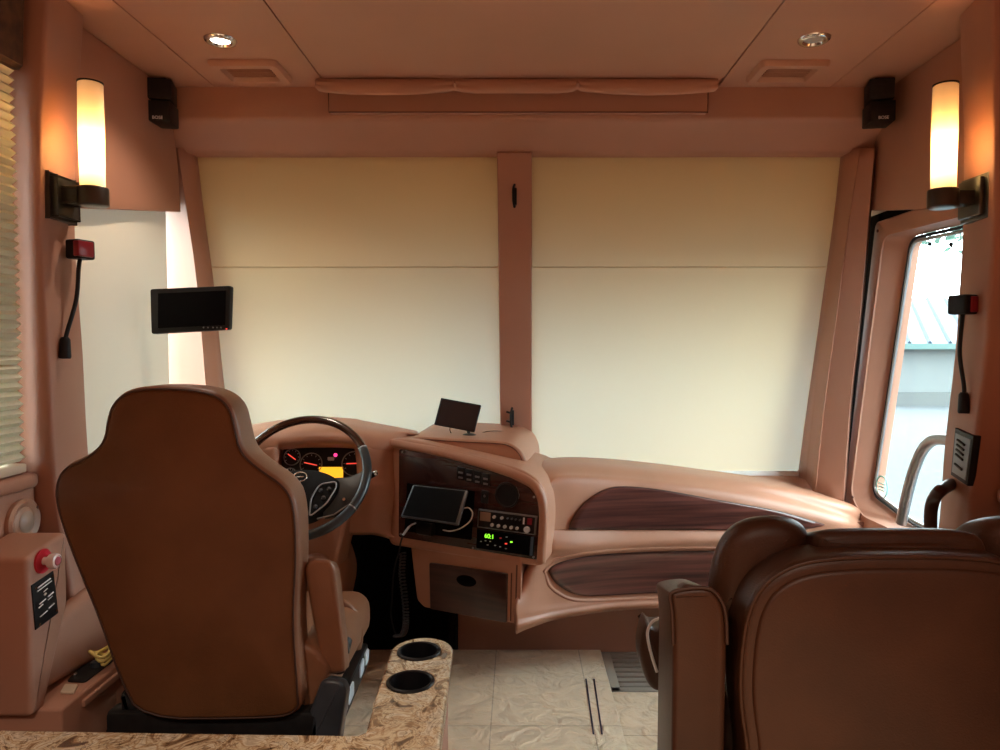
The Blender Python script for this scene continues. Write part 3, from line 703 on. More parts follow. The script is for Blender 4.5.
# driver side shell
cols = [175, 225, 262, 276, 284, 320, 352, 362, 374, 390, 402, 418]
def brow(x):   # brow silhouette height in px
    return 452 - 30 * math.sin(min(1, max(0, (x - 150) / 190)) * math.pi / 2) if x < 340 else 422 + (x - 340) * .17
rows = [[] for _ in range(12)]
for x in cols:
    inn = 1.0 if 280 <= x <= 356 else (0.0)
    yb = brow(x); cut = 532 + (0 if x < 380 else (x - 380) * .4)
    rows[0].append(P(x, yb + 2, 2.985)); rows[0][-1].z = .62
    rows[1].append(P(x, yb - .5, 2.78))
    rows[2].append(P(x, yb, 2.60))
    rows[3].append(P(x, yb + 8, 2.50))
    rows[4].append(P(x, yb + 18, 2.475))
    e = {390: .03, 402: .10, 418: .25}.get(x, 0); rows[3][-1].y += e; rows[4][-1].y += e
    rows[5].append(P(x, yb + 23, 2.478 + .035 * inn + e))
    rows[6].append(P(x, 450, 2.474 + .085 * inn + e))
    rows[7].append(P(x, 478, 2.468 + .085 * inn + e))
    rows[8].append(P(x, 490, 2.466 + e))
    rows[9].append(P(x, cut - 6, 2.49 + e))
    rows[10].append(P(x, cut, 2.52))
    rows[11].append(P(x, cut + 2, 2.68))
bm = BM(); loft(bm, rows, 5, 5); DB = BVHTree.FromBMesh(bm)
obj('driver_pod', bm, dash_m, D, 180, solid=.008, solid_off=0)
# instrument cluster
pc = Pl(P(280, 460, 2.53), P(360, 460, 2.53), P(300, 480, 2.51))
bm = BM(); slab(bm, rcorner([pc.at(283, 448), pc.at(358, 447), pc.at(361, 484), pc.at(280, 486)], .012), -pc.n * .03, .003); cl = obj('instrument_cluster', bm, black_m, D)
cl['label'] = 'black instrument cluster with round gauges behind the wheel'
def gauge(px, py, r, a):
    c = pc.at(px, py, .003)
    bm = BM(); lathe(bm, [(r, -.004), (r, .002), (r - .0028, .002), (r - .0028, -.004)], c, pc.n, 32, cap=False); obj('gauge_ring', bm, satin_m, cl)
    e1 = Vector((1, 0, 0)); e2 = pc.n.cross(e1).normalized() * -1
    if e2.z < 0: e2 = -e2
    bm = BM(); v = e1 * math.cos(a) + e2 * math.sin(a); sweep(bm, [c + pc.n * .001 - v * r * .55, c + pc.n * .001 + v * r * .62], .0019, 6); obj('gauge_needle', bm, rede_m, cl)
    bm = BM()
    for k in range(9):
        t = math.radians(-30 + k * 30); w = e1 * math.cos(t) + e2 * math.sin(t); sweep(bm, [c + w * r * .72, c + w * r * .84], .0011, 4)
    obj('gauge_marks', bm, lgrey_m, cl)
gauge(292, 457, .030, math.radians(145)); gauge(290, 474, .022, math.radians(5)); gauge(311, 464, .040, math.radians(168)); gauge(354, 463.5, .044, math.radians(182))
bm = BM(); slab(bm, [pc.at(319, 467, .003), pc.at(343, 467, .003), pc.at(343, 480, .003), pc.at(319, 480, .003)], -pc.n * .002); obj('trip_display', bm, orange_e, cl)
bm = BM(); lathe(bm, [(.0065, -.003), (.0065, .002)], pc.at(335.5, 455, .002), pc.n, 12); obj('warning_light', bm, mat('pink warning light', (.8, .05, .2), .5, emit=(1, .05, .25), es=.8), cl)
bm = BM(); slab(bm, rcorner([pc.at(327.5, 457, .004), pc.at(334, 457, .004), pc.at(334, 460.5, .004), pc.at(327.5, 460.5, .004)], .004), -pc.n * .003); obj('indicator', bm, white_m, cl)
# centre console body with leather rim around wood panel
pw = Pl(P(398, 450, 2.50), P(545, 505, 2.26), P(400, 536, 2.50))
def W2(pts, off=0): return [pw.at(a, b, off) for a, b in pts]
rimo = [(387, 448), (389, 438), (415, 440), (470, 455), (520, 469), (538, 479), (546, 494), (548, 515), (545, 567), (500, 563), (388, 545)]
bm = BM(); slab(bm, rcorner(W2(rimo), .03, 6), Vector((.10, .42, -.02)), .014, 4, both=False); obj('centre_console', bm, dash_m, D, 50)
# brow roll
bro = cr([pw.at(a, b, -.004) for a, b in ((372, 441), (400, 444.5), (440, 452), (480, 463), (513, 473.5), (532, 483), (541, 496), (543.5, 515), (542, 545), (541, 562))], 6)
bm = BM(); sweep(bm, bro, .0155, 12, flat=1); obj('console_roll', bm, dash_m, D, 180)
wo = [(399, 449), (420, 452), (450, 459), (480, 468), (510, 478), (528, 487), (537, 498), (540, 512), (538, 560), (500, 554), (398.5, 537)]
bm = BM(); slab(bm, rcorner(W2(wo, .006), .008, 3), -pw.n * .008, .001, 2); wp = obj('wood_panel', bm, woodp_m, D); wp['label'] = 'glossy dark rosewood switch panel'
# opening with tablet
bm = BM(); slab(bm, rcorner(W2([(407, 483), (475, 491), (471.5, 540), (404.5, 531)], .0075), .004), -pw.n * .002); obj('panel_opening', bm, screen_m, wp)
for i in range(4):
    x, y = 460.5 + i * 8.3, 472.6 + i * 2.1
    q = [(x - 3.6, y - 6), (x + 3.6, y - 4.6), (x + 3.3, y + 8), (x - 3.9, y + 6.6)]
    bm = BM(); slab(bm, rcorner(W2(q, .013), .002), -pw.n * .008, .0015); s = obj('rocker_switch', bm, black_m, wp)
    for dy in (0, 5):
        bm = BM(); slab(bm, W2([(x - 2.2, y - 1.3 + dy), (x + 2.4, y - .5 + dy), (x + 2.3, y + 1.4 + dy), (x - 2.3, y + .6 + dy)], .0138), -pw.n * .001); obj('switch_mark', bm, satin_m, s)
bm = BM(); slab(bm, rcorner(W2([(481.5, 490), (488.5, 491.5), (487.5, 504), (480.5, 502.5)], .011), .002), -pw.n * .006, .001); s = obj('rocker_switch', bm, black_m, wp)
bm = BM(); lathe(bm, [(.005, -.002), (.004, .002)], pw.at(484.5, 496, .011), pw.n, 12); obj('switch_mark', bm, satin_m, s)
c = pw.at(507, 495, .007)
bm = BM(); lathe(bm, [(.043, -.002), (.042, .004), (.038, .005), (.036, .001), (.03, .0), (.0001, .003)], c, pw.n, 36, cap=False); s = obj('panel_speaker', bm, black_m, wp)
bm = BM(); sweep(bm, [c + (pw.at(507 + 12.2 * math.cos(t), 495 + 12.6 * math.sin(t), .012) - pw.at(507, 495, .007)) for t in (-.7, -.4, 0, .3)], .0008, 5); obj('speaker_ring', bm, satin_m, s)
# CB radio
q = [(478, 509), (536.5, 516.5), (535, 535.5), (477, 527.5)]
def Q(u, v, off): 
    a = (q[0][0] * (1 - u) + q[1][0] * u, q[0][1] * (1 - u) + q[1][1] * u); b = (q[3][0] * (1 - u) + q[2][0] * u, q[3][1] * (1 - u) + q[2][1] * u)
    return pw.at(a[0] * (1 - v) + b[0] * v, a[1] * (1 - v) + b[1] * v, off)
bm = BM(); slab(bm, [Q(0, 0, .014), Q(1, 0, .014), Q(1, 1, .014), Q(0, 1, .014)], -pw.n * .01, .0015); cb = obj('cb_radio', bm, satin_m, wp); cb['label'] = 'radio with two rows of chrome knobs'
bm = BM(); slab(bm, [Q(.02, .07, .0145), Q(.98, .07, .0145), Q(.98, .93, .0145), Q(.02, .93, .0145)], -pw.n * .001); obj('radio_face', bm, black_m, cb)
bm = BM(); slab(bm, [Q(.04, .12, .0152), Q(.22, .12, .0152), Q(.22, .6, .0152), Q(.04, .6, .0152)], -pw.n * .001); obj('meter', bm, mat('tan meter', (.28, .17, .11), .4), cb)
for u, v, rr in ((.29, .3, .0052), (.42, .3, .0052), (.26, .74, .0055), (.37, .74, .0055), (.48, .74, .0055), (.59, .74, .0055), (.69, .74, .005), (.86, .74, .0105), (.52, .28, .0028), (.59, .28, .0028), (.66, .28, .0028), (.73, .28, .0028)):
    bm = BM(); lathe(bm, [(rr, -.001), (rr, .006), (rr * .8, .008), (.0001, .008)], Q(u, v, .015), pw.n, 14, cap=False); obj('knob', bm, knob_m if rr > .004 else satin_m, cb)
bm = BM(); slab(bm, [Q(.775, .15, .017), Q(.80, .15, .017), Q(.80, .5, .017), Q(.775, .5, .017)], -pw.n * .002); obj('toggle', bm, white_m, cb)
bm = BM(); slab(bm, [Q(.85, .15, .016), Q(.93, .15, .016), Q(.93, .48, .016), Q(.85, .48, .016)], -pw.n * .002); obj('channel_window', bm, redlens_m, cb)
# lower stereo
q = [(477, 529), (534.5, 537), (533, 556.5), (476, 548)]
bm = BM(); slab(bm, [Q(0, 0, .012), Q(1, 0, .012), Q(1, 1, .012), Q(0, 1, .012)], -pw.n * .008, .001); stx = obj('stereo', bm, screen_m, wp); stx['label'] = 'black stereo with green digits'
ex = (Q(1, .5, 0) - Q(0, .5, 0)).normalized(); ey = (Q(.5, 0, 0) - Q(.5, 1, 0)).normalized()
text('digits', '60:1', frameM(Q(.22, .30, .0135), ex, ey), .021, green_e, stx)
for u, v, m in ((.08, .62, lgrey_m), (.16, .55, lgrey_m), (.24, .55, lgrey_m), (.2, .75, lgrey_m), (.33, .72, lgrey_m), (.42, .75, lgrey_m), (.42, .3, red_m), (.52, .2, lgrey_m), (.52, .55, rede_m), (.52, .8, lgrey_m), (.61, .42, green_e)):
    bm = BM(); c = Q(u, v, .0128); s_ = .0022 if m is lgrey_m else .0034; box(bm, c - Vector((s_ * 1.3, .0006, s_ * .6)), c + Vector((s_ * 1.3, .0006, s_ * .6))); obj('key_mark', bm, m, stx, smooth=0)
bm = BM(); slab(bm, [Q(.935, .02, .016), Q(.985, .02, .016), Q(.985, .98, .016), Q(.935, .98, .016)], -pw.n * .004, .001); obj('side_handle', bm, mat('blue grey trim', (.12, .18, .26), .25, metal=.5), stx)
bm = BM()
for a, b in ((402, 452), (534, 497), (533.5, 557), (397.8 + 3, 534), (473, 548)): lathe(bm, [(.0035, -.002), (.0035, .002), (.0001, .003)], pw.at(a, b, .007), pw.n, 10, cap=False)
obj('panel_screws', bm, satin_m, wp)
# pedestal bump on top
pb = Pl(P(415, 440, 2.53), P(530, 470, 2.47), P(415, 460, 2.53))
bo = [(404, 440), (418, 436.5), (455, 439), (495, 441), (511, 443), (522, 451), (528, 464), (530, 490), (420, 462)]
bm = BM(); slab(bm, [pb.at(a, b) for a, b in bo[:0]] + rcorner([pb.at(a, b) for a, b in bo], .02, 4), Vector((.05, .42, .012)), .008, 3, both=False); obj('dash_pedestal', bm, dash_m, D, 50)
bm = BM(); sweep(bm, cr([pb.at(a, b, .001) for a, b in ((420, 439), (455, 441.5), (495, 443.5), (509, 446), (519, 454), (525, 470))], 5), .0016, 6); obj('seam_line', bm, pinkseam_m, D)
# lower console box with drawer
pd = Pl(P(412, 552, 2.50), P(520, 572, 2.30), P(418, 600, 2.50))
def D2(pts, off=0): return [pd.at(a, b, off) for a, b in pts]
bm = BM(); slab(bm, rcorner(D2([(410, 540), (522, 556), (520, 625), (508, 622.5), (424, 607.5), (417, 600)]), .012), Vector((.03, .42, 0)), .006, 3, both=False); obj('lower_console', bm, dash_m, D, 50)
bm = BM(); slab(bm, rcorner(D2([(429, 563), (507, 574), (506, 623), (430, 609)], .008), .006), -pd.n * .012, .0025); dr = obj('drawer', bm, woodd_m, D); dr['label'] = 'dark wood drawer below the switch panel'
c = pd.at(466, 581, .009); ex = (pd.at(506, 590) - pd.at(429, 580)).normalized(); ey = pd.n.cross(ex)
bm = BM(); slab(bm, [c + ex * .040 * math.cos(t) + ey * .020 * math.sin(t) for t in [k * math.pi / 16 for k in range(32)]], -pd.n * .004, .002); obj('finger_pull', bm, screen_m, dr)
bm = BM(); sweep(bm, D2([(511.5, 573), (510.5, 621)], .001), .0022, 6); sweep(bm, D2([(517, 565), (515.5, 623)], .0), .003, 6); obj('edge_seam', bm, pinkseam_m, D)
# passenger side shell
xs = [516, 530, 560, 620, 700, 780, 838, 862]
Yf = [2.285, 2.32, 2.40, 2.48, 2.52, 2.54, 2.55, 2.62]
def row(ys, dy, z=None):
    o = [P(x, y, Y + d) for x, y, Y, d in zip(xs, ys, Yf, dy if isinstance(dy, (list, tuple)) else [dy] * 8)]
    if z is not None:
        for p in o: p.z = z
    return o
crest = [478, 466, 459, 461, 470, 482, 497, 506]
rws = [[Vector((p.x, 2.99, .60)) for p in row(crest, .4)],
       [P(x, y, 2.93 if i > 2 else 2.72) for i, (x, y) in enumerate(zip(xs, crest))],
       row([c + 5 for c in crest], [.14, .14, .14, .14, .13, .10, .08, .06]),
       row([492, 478, 474, 476, 484, 497, 513, 522], [.04] * 8),
       row([500, 490, 484, 487, 495, 508, 521, 530], 0),
       row([524, 526, 526, 526, 526, 526, 534, 540], .004),
       row([533, 532, 532, 531, 531, 532, 540, 548], -.002),
       row([542, 545, 546, 543, 540, 540, 548, 556], -.022),
       row([552, 553, 553, 550, 547, 547, 556, 564], -.01),
       row([565, 563, 562, 558, 556, 558, 570, 580], .012),
       row([600, 600, 598, 592, 590, 592, 600, 606], .018),
       row([618, 616, 610, 602, 600, 602, 612, 618], .01),
       row([631, 625, 616, 608, 605, 608, 618, 624], .03),
       row([633, 627, 618, 610, 607, 610, 620, 626], .35)]
for i, rr in enumerate(rws):
    y0 = (rr[0] - CAM); 
    if 3 <= i <= 8: rr[0] = P(545, [494, 503, 526, 534, 544, 553][i - 3], 2.44); rr[1] = P(549, [486, 497, 526, 533, 545, 553][i - 3], 2.385)
    if i == 9: rr[0] = P(528, 566, 2.42); rr[1] = P(534, 565, 2.36)
bm = BM(); loft(bm, rws, 6, 5); RB = BVHTree.FromBMesh(bm); obj('passenger_shell', bm, dash_m, D, 180, solid=.008, solid_off=0)
def inlay(pts, n, lab, rim=True):
    o = [(p.x, p.y) for p in cr([Vector((a, b)) for a, b in pts[0]], n)][:-1] + [(p.x, p.y) for p in cr([Vector((a, b)) for a, b in pts[1]], n)][:-1]
    bm = BM(); drape(bm, RB, o, .012); w = obj('wood_inlay', bm, wood_m, D, 180, solid=.004, solid_off=-1); w['label'] = lab
    bm = BM(); sweep(bm, [hit(RB, a, b, .008) for a, b in o], .0032, 6, closed=True); obj('inlay_edge', bm, pipe_m, w, 180)
    return o
inlay([[(569, 528.5), (574, 517), (585, 503), (600, 492.5), (616, 487.5), (640, 488), (670, 492), (720, 501), (780, 512), (824, 525)],
       [(824, 525), (790, 530), (700, 529), (620, 529), (569, 528.5)]], 3, 'upper lens-shaped rosewood inlay')
lo = inlay([[(549, 571), (556, 565), (575, 559), (610, 554.5), (660, 552), (720, 552), (790, 556), (800, 572)],
       [(800, 572), (780, 588), (720, 592), (660, 592), (610, 594.5), (585, 595), (570, 591.5), (556, 582), (549, 571)]], 3, 'lower rounded rosewood inlay')
bm = BM(); cc = Vector((675, 573))
ro = []
for a, b in lo:
    v = Vector((a, b)) - cc; v2 = Vector((v.x * 1.045, v.y + (5.5 if v.y > 4 else (-4.5 if v.y < -10 else 0)))); ro.append(cc + v2)
sweep(bm, [hit(RB, p.x, p.y, .001) for p in ro], .007, 8, closed=True); obj('inlay_roll', bm, dash_m, D, 180)
# driver column shroud below the wheel
bm = BM(); slab(bm, rcorner([P(296, 500, 2.44), P(352, 500, 2.44), P(343, 536, 2.40), P(334, 572, 2.38), P(300, 575, 2.38)], .02), (0, .18, -.02), .015, 4); obj('column_shroud', bm, dash_m, D, 50)
bm = BM(); slab(bm, rcorner([P(300, 556, 2.36), P(328, 556, 2.36), P(340, 590, 2.40), P(330, 640, 2.42), P(300, 640, 2.40)], .05), (0, .3, 0), .02, 4); obj('knee_panel', bm, dash_m, D, 50)

# ------------------------------------------------------------------ STEERING WHEEL
Wc = P(302, 475.5, 2.28); WN = Vector((0, -math.cos(math.radians(36)), math.sin(math.radians(36)))); WX = Vector((1, 0, 0)); WY = WN.cross(WX)
if WY.z < 0: WY = -WY
def wp_(x, y, z=0): return Wc + WX * x + WY * y + WN * z
wr = thing('steering_wheel', tuple(Wc), 'steering wheel with dark wood top rim and black leather lower rim', 'steering wheel')
Rw = .206
def arc(a0, a1, n, r=Rw, z=0): return [wp_(r * math.cos(math.radians(a0 + (a1 - a0) * i / n)), r * math.sin(math.radians(a0 + (a1 - a0) * i / n)), z) for i in range(n + 1)]
bm = BM(); sweep(bm, arc(28, 152, 40), .0135, 14); obj('wood_rim', bm, woodw_m, wr, 180)
bm = BM(); sweep(bm, arc(152, 388, 70), .0152, 14); obj('leather_rim', bm, blkl_m, wr, 180)
bm = BM()
for a in (28, 152, 328, 212): sweep(bm, arc(a - .6, a + .6, 2), .0160, 14)
obj('rim_rings', bm, satin_m, wr, 180)
hub = [(-.125, .0), (-.08, .018), (0, .030), (.08, .018), (.140, -.012), (.148, -.04), (.135, -.08), (.10, -.125), (.05, -.16), (-.05, -.16), (-.10, -.125), (-.135, -.08), (-.145, -.04)]
bm = BM(); slab(bm, [wp_(x * .85, y * .95, .0) for x, y in [(p.x, p.y) for p in rnd([Vector(h) for h in hub], 2)]], -WN * .05, .014, 4, dome=.008); hb = obj('hub', bm, hub_m, wr, 50)
for s in (-1, 1):
    bm = BM(); slab(bm, rcorner([wp_(s * .09, -.0, -.012), wp_(s * .150, .0, -.008), wp_(s * .204, .028, -.004), wp_(s * .199, -.07, -.004), wp_(s * .155, -.125, -.006), wp_(s * .08, -.14, -.012)], .02), -WN * .022, .006); sp_ = obj('spoke', bm, blkl_m, wr, 50)
    k = rcorner([wp_(s * .065, -.035, .011), wp_(s * .115, -.025, .009), wp_(s * .118, -.045, .009), wp_(s * .095, -.10, .009), wp_(s * .048, -.145, .010), wp_(s * .045, -.08, .011)], .015)
    bm = BM(); sweep(bm, k, .0026, 6, closed=True); obj('button_trim', bm, satin_m, hb, 180)
    for (u, v) in ((.07, -.055), (.095, -.05), (.082, -.08), (.062, -.11)):
        bm = BM(); c = wp_(s * u, v, .009); lathe(bm, [(.007, -.004), (.006, .003), (.0001, .004)], c, WN, 10, cap=False); obj('wheel_button', bm, dgrey_m, hb)
    bm = BM(); lathe(bm, [(.006, -.002), (.005, .004)], wp_(s * .145, -.082, -.002), WN, 10); obj('wheel_button', bm, chrome_m, sp_)
    bm = BM(); sweep(bm, [wp_(s * .07, -.145, -.004), wp_(s * .12, -.132, -.002), wp_(s * .16, -.10, -.002)], .0024, 6); obj('spoke_trim', bm, satin_m, sp_)
bm = BM(); e = [wp_(.021 * math.cos(t), -.012 + .016 * math.sin(t), .015) for t in [k * math.pi / 12 for k in range(24)]]; sweep(bm, e, .0022, 6, closed=True); sweep(bm, [wp_(-.012, -.012, .015), wp_(.012, -.012, .015)], .003, 6); obj('emblem', bm, chrome_m, hb, 180)
bm = BM(); sweep(bm, [wp_(0, -.02, -.03), wp_(0, -.02, -.17)], .045, 16); obj('column', bm, black_m, wr)
bm = BM(); sweep(bm, [P(352, 487, 2.38), P(366, 479, 2.35), P(375, 473.5, 2.33)], [.007, .008, .009], 10); st = obj('stalk', bm, black_m, wr)
bm = BM(); lathe(bm, [(.0085, 0), (.0085, .004), (.0001, .005)], P(375.3, 473.2, 2.325), (.6, -.3, .3), 10, cap=False); obj('stalk_tip', bm, chrome_m, st)

# ------------------------------------------------------------------ TABLET, CABLES
pt = Pl(P(413, 485, 2.46), P(468, 491, 2.36), P(400, 516, 2.40))
r = thing('tablet', P(430, 520, 2.39), 'black tablet leaning in the opening of the wood dash panel', 'tablet')
o = rcorner([pt.at(413, 484.5, .03), pt.at(468, 490.5, .03), pt.at(458, 525, .03), pt.at(400.4, 516.5, .03)], .006)
bm = BM(); slab(bm, o, -pt.n * .008, .002); obj('case', bm, mat('slate case', (.05, .055, .06), .3), r)
bm = BM(); slab(bm, [pt.at(414, 485.8, .031), pt.at(465, 491.2, .031), pt.at(455.5, 522.8, .031), pt.at(402.5, 515.2, .031)], -pt.n * .0008); obj('screen', bm, screen_m, r)
bm = BM(); sweep(bm, [P(419, 528, 2.38), P(433, 530, 2.36)], [.02, .022], 14); obj('stand_foot', bm, black_m, r)
bm = BM(); sweep(bm, cr([P(464, 508, 2.32), P(469, 508, 2.31), P(472.5, 513, 2.31), P(470, 521, 2.315), P(461, 528, 2.33), P(451, 531, 2.35), P(443, 530, 2.37)], 6), .0022, 7)
tag(obj('charging_cable', bm, wpipe_m), 'white charging cable looping from the right side of the tablet', 'cable')
r = thing('hanging_cable', P(400, 540, 2.38), 'thin black cable with a pale plug hanging from the tablet into the footwell', 'cable')
bm = BM(); sweep(bm, cr([P(416, 523, 2.37), P(410, 526, 2.36), P(403, 535, 2.36)], 5), [.003] * 6 + [.004] * 5, 8); obj('plug', bm, lgrey_m, r)
bm = BM(); sweep(bm, cr([P(403, 535, 2.36), P(400.5, 543, 2.36), P(399, 552, 2.38), P(394, 570, 2.42), P(392, 600, 2.45), P(391, 615, 2.45), P(395, 632, 2.45), P(402, 637, 2.45)], 6), .0028, 7); obj('cord', bm, black_m, r)
# coiled cord
path = cr([P(403, 553, 2.44), P(402, 575, 2.44), P(405, 600, 2.44), P(406, 622, 2.44), P(403, 634, 2.44), P(396, 636, 2.44)], 60); bm = BM(); pts = []
for i in range(0, len(path)):
    t = i * .75; pts.append(path[i] + Vector((math.cos(t), math.sin(t), 0)) * .010)
sweep(bm, pts, .0028, 6); tag(obj('coiled_cord', bm, dgrey_m, None, 180), 'coiled black radio cord hanging left of the wood drawer', 'cord')

# ------------------------------------------------------------------ DRIVER SEAT
Ys = 1.45
S = thing('driver_seat', (-.68, 1.75, 0), 'brown leather driver seat seen from behind, left of the granite console', 'seat')
bo = [(103, 440), (105, 420), (112, 400), (130, 387.5), (165, 385.5), (203, 388.5), (221, 395), (233, 408), (238, 430), (243, 452), (262, 468), (285, 483), (297, 503), (299, 560), (295, 620), (300, 684), (302, 717), (250, 721), (140, 721), (118, 680), (98, 620), (73, 560), (56, 512), (53, 486), (62, 466), (88, 455)]
o3 = rnd([P(a, b, Ys) for a, b in bo], 2)
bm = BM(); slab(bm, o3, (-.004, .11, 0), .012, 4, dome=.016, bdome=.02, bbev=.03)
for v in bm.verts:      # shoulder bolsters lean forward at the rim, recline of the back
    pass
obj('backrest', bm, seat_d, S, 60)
co = sum(o3, Vector()) / len(o3)
inn = [Vector((p.x, p.y, p.z)) for p in o3]
def inset(pts, d):
    L = len(pts); out = []
    nr = Vector((0, 0, 0))
    for i in range(L): nr += pts[i].cross(pts[(i + 1) % L])
    nr.normalize()
    for i in range(L):
        e1 = (pts[i] - pts[i - 1]).normalized(); e2 = (pts[(i + 1) % L] - pts[i]).normalized(); m = (nr.cross(e1) + nr.cross(e2)).normalized(); out.append(pts[i] + m * d)
    return out
i3 = inset(o3, .007)
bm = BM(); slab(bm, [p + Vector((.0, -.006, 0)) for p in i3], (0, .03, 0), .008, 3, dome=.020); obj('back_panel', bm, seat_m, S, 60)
bm = BM(); sweep(bm, [p + Vector((0, -.0015, 0)) for p in inset(o3, .006)], .0022, 6, closed=True); obj('piping', bm, pipe_m, S, 180)
# right bolster low piece
bm = BM(); slab(bm, rcorner([P(298, 640, 1.50), P(316, 650, 1.50), P(331, 668, 1.52), P(324, 690, 1.52), P(310, 716, 1.50), P(300, 716, 1.50)], .015), (0, .14, 0), .012, 4); obj('side_bolster', bm, seat_d, S, 60)
# cushion
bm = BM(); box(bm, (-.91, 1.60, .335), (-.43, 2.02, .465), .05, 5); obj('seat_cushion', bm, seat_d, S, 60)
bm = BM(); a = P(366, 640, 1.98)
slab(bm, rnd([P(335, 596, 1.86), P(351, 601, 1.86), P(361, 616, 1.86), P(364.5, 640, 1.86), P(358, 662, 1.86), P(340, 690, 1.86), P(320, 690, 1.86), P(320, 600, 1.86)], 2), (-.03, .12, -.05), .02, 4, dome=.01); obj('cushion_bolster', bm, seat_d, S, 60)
# armrest
A0, A1 = P(322, 570, 1.50), P(336, 668, 1.60)
bm = BM()
o = rcorner([P(303.5, 567, 1.50), P(310, 558.5, 1.50), P(329, 558.5, 1.50), P(334, 566, 1.50), P(343, 640, 1.52), P(345, 672, 1.53), P(330, 675, 1.53), P(320, 658, 1.52), P(311, 612, 1.51)], .012)
slab(bm, o, (-.010, .09, -.032), .010, 4); ar = obj('armrest', bm, seat_d, S, 50); 
bm = BM(); sweep(bm, cr([P(335, 578, 1.56), P(341, 612, 1.58), P(348, 652, 1.60)], 6), .008, 8, flat=.5); obj('armrest_strap', bm, dgrey_m, ar)
bm = BM(); sweep(bm, [P(336, 670, 1.6), P(344, 640, 1.66)], .02, 12); obj('armrest_pivot', bm, black_m, ar)
# control strip with switches
pcn = Pl(P(364, 652, 1.92), P(340, 700, 1.60), P(364, 665, 1.92))
a, b = P(368, 646, 1.92), P(341, 706, 1.54)
bm = BM(); dirv = (b - a); slab(bm, [a + Vector((0, 0, .008)), b + Vector((0, 0, .008)), b + Vector((0, 0, -.055)), a + Vector((0, 0, -.055))], (-.03, 0, 0), .006); cpn = obj('control_strip', bm, black_m, S)
for t0, t1, m in ((.03, .17, lgrey_m), (.22, .38, lgrey_m), (.62, .80, lgrey_m), (.84, .95, lgrey_m)):
    bm = BM(); u, v = a.lerp(b, t0), a.lerp(b, t1); w = Vector((.004, 0, 0))
    slab(bm, rcorner([u + w, v + w, v + w + Vector((0, 0, -.034)), u + w + Vector((0, 0, -.034))], .01), (-.006, 0, 0), .002); obj('seat_switch', bm, m, cpn)
# plastic side cover
bm = BM(); slab(bm, rcorner([P(322, 678, 1.47), P(341, 680, 1.47), P(347, 690, 1.47), P(338, 750, 1.47), P(305, 750, 1.47), P(308, 715, 1.47)], .015), (-.02, .12, -.05), .012, 4); obj('side_cover', bm, dgrey_m, S, 50)
bm = BM(); slab(bm, rcorner([P(120, 690, 1.48), P(134, 705, 1.48), P(142, 725, 1.48), P(142, 750, 1.48), P(118, 750, 1.48)], .015), (0, .25, 0), .01, 3); obj('side_cover', bm, black_m, S, 50)
bm = BM(); box(bm, (-.90, 1.50, .25), (-.45, 1.98, .335), .01); box(bm, (-.84, 1.56, .0), (-.5, 1.92, .25), .01); obj('base', bm, black_m, S)
bm = BM(); box(bm, (-.80, 1.475, .352), (-.55, 1.50, .365), .003); obj('frame_bar', bm, satin_m, S)
bm = BM(); box(bm, (-.88, 1.47, .31), (-.43, 1.52, .385), .01); obj('rear_trim', bm, black_m, S)

# ------------------------------------------------------------------ PASSENGER SEAT
R_ = thing('passenger_recliner', (.69, 1.6, -.03), 'large dark brown leather recliner seen from behind at lower right', 'armchair')
Yb = 1.23
bo = [(748, 760), (738, 700), (741, 640), (750, 603), (768, 578), (800, 561), (850, 555.5), (905, 555), (960, 555.5), (1012, 561), (1042, 578), (1060, 603), (1068, 640), (1070, 700), (1062, 760), (1050, 1000), (760, 1000)]
o3 = rnd([P(a, b, Yb) for a, b in bo], 2)
bm = BM(); slab(bm, o3, (0, .10, 0), .018, 4, dome=.012, bdome=.02); obj('backrest', bm, recl_m, R_, 60)
bm = BM(); sweep(bm, [p + Vector((0, .003, 0)) for p in inset(o3, .0035)], .0042, 6, closed=True); obj('piping', bm, recl_m, R_, 180)
i3 = inset(o3, .022); bm = BM(); slab(bm, [p + Vector((0, -.007, 0)) for p in i3], (0, .03, 0), .009, 3, dome=.016); obj('back_panel', bm, recl_m, R_, 60)
# left/right wing bolsters
wl = [(706, 620), (708, 578), (714, 548), (728, 524), (752, 513), (782, 511.5), (803, 518), (813, 532), (815, 552), (810, 580), (780, 640)]
Yw = 1.31
pl_ = [P(a, b, Yw) for a, b in wl]; xm = .69
for s in (0, 1):
    pts = [Vector((2 * xm - p.x, p.y, p.z)) if s else p for p in pl_]
    bm = BM(); slab(bm, rnd(pts, 2), (-.035 if s else .035, .13, -.045), .06, 7, dome=.004, bdome=.02); obj('wing_bolster', bm, recl_m, R_, 60)
tc = [(816, 556), (816, 537), (824, 528.5), (850, 527), (905, 526.5), (960, 527), (985, 533), (993, 545), (993, 556), (985, 575), (825, 575)]
bm = BM(); slab(bm, rnd([P(a, b, 1.285) for a, b in tc], 2), (0, .12, -.04), .03, 5, dome=.008, bdome=.02); obj('head_cushion', bm, recl_m, R_, 60)
# inner back cushion
bm = BM(); box(bm, (.43, 1.35, .35), (.95, 1.50, .74), .05, 5); obj('back_cushion', bm, recl_m, R_, 60)
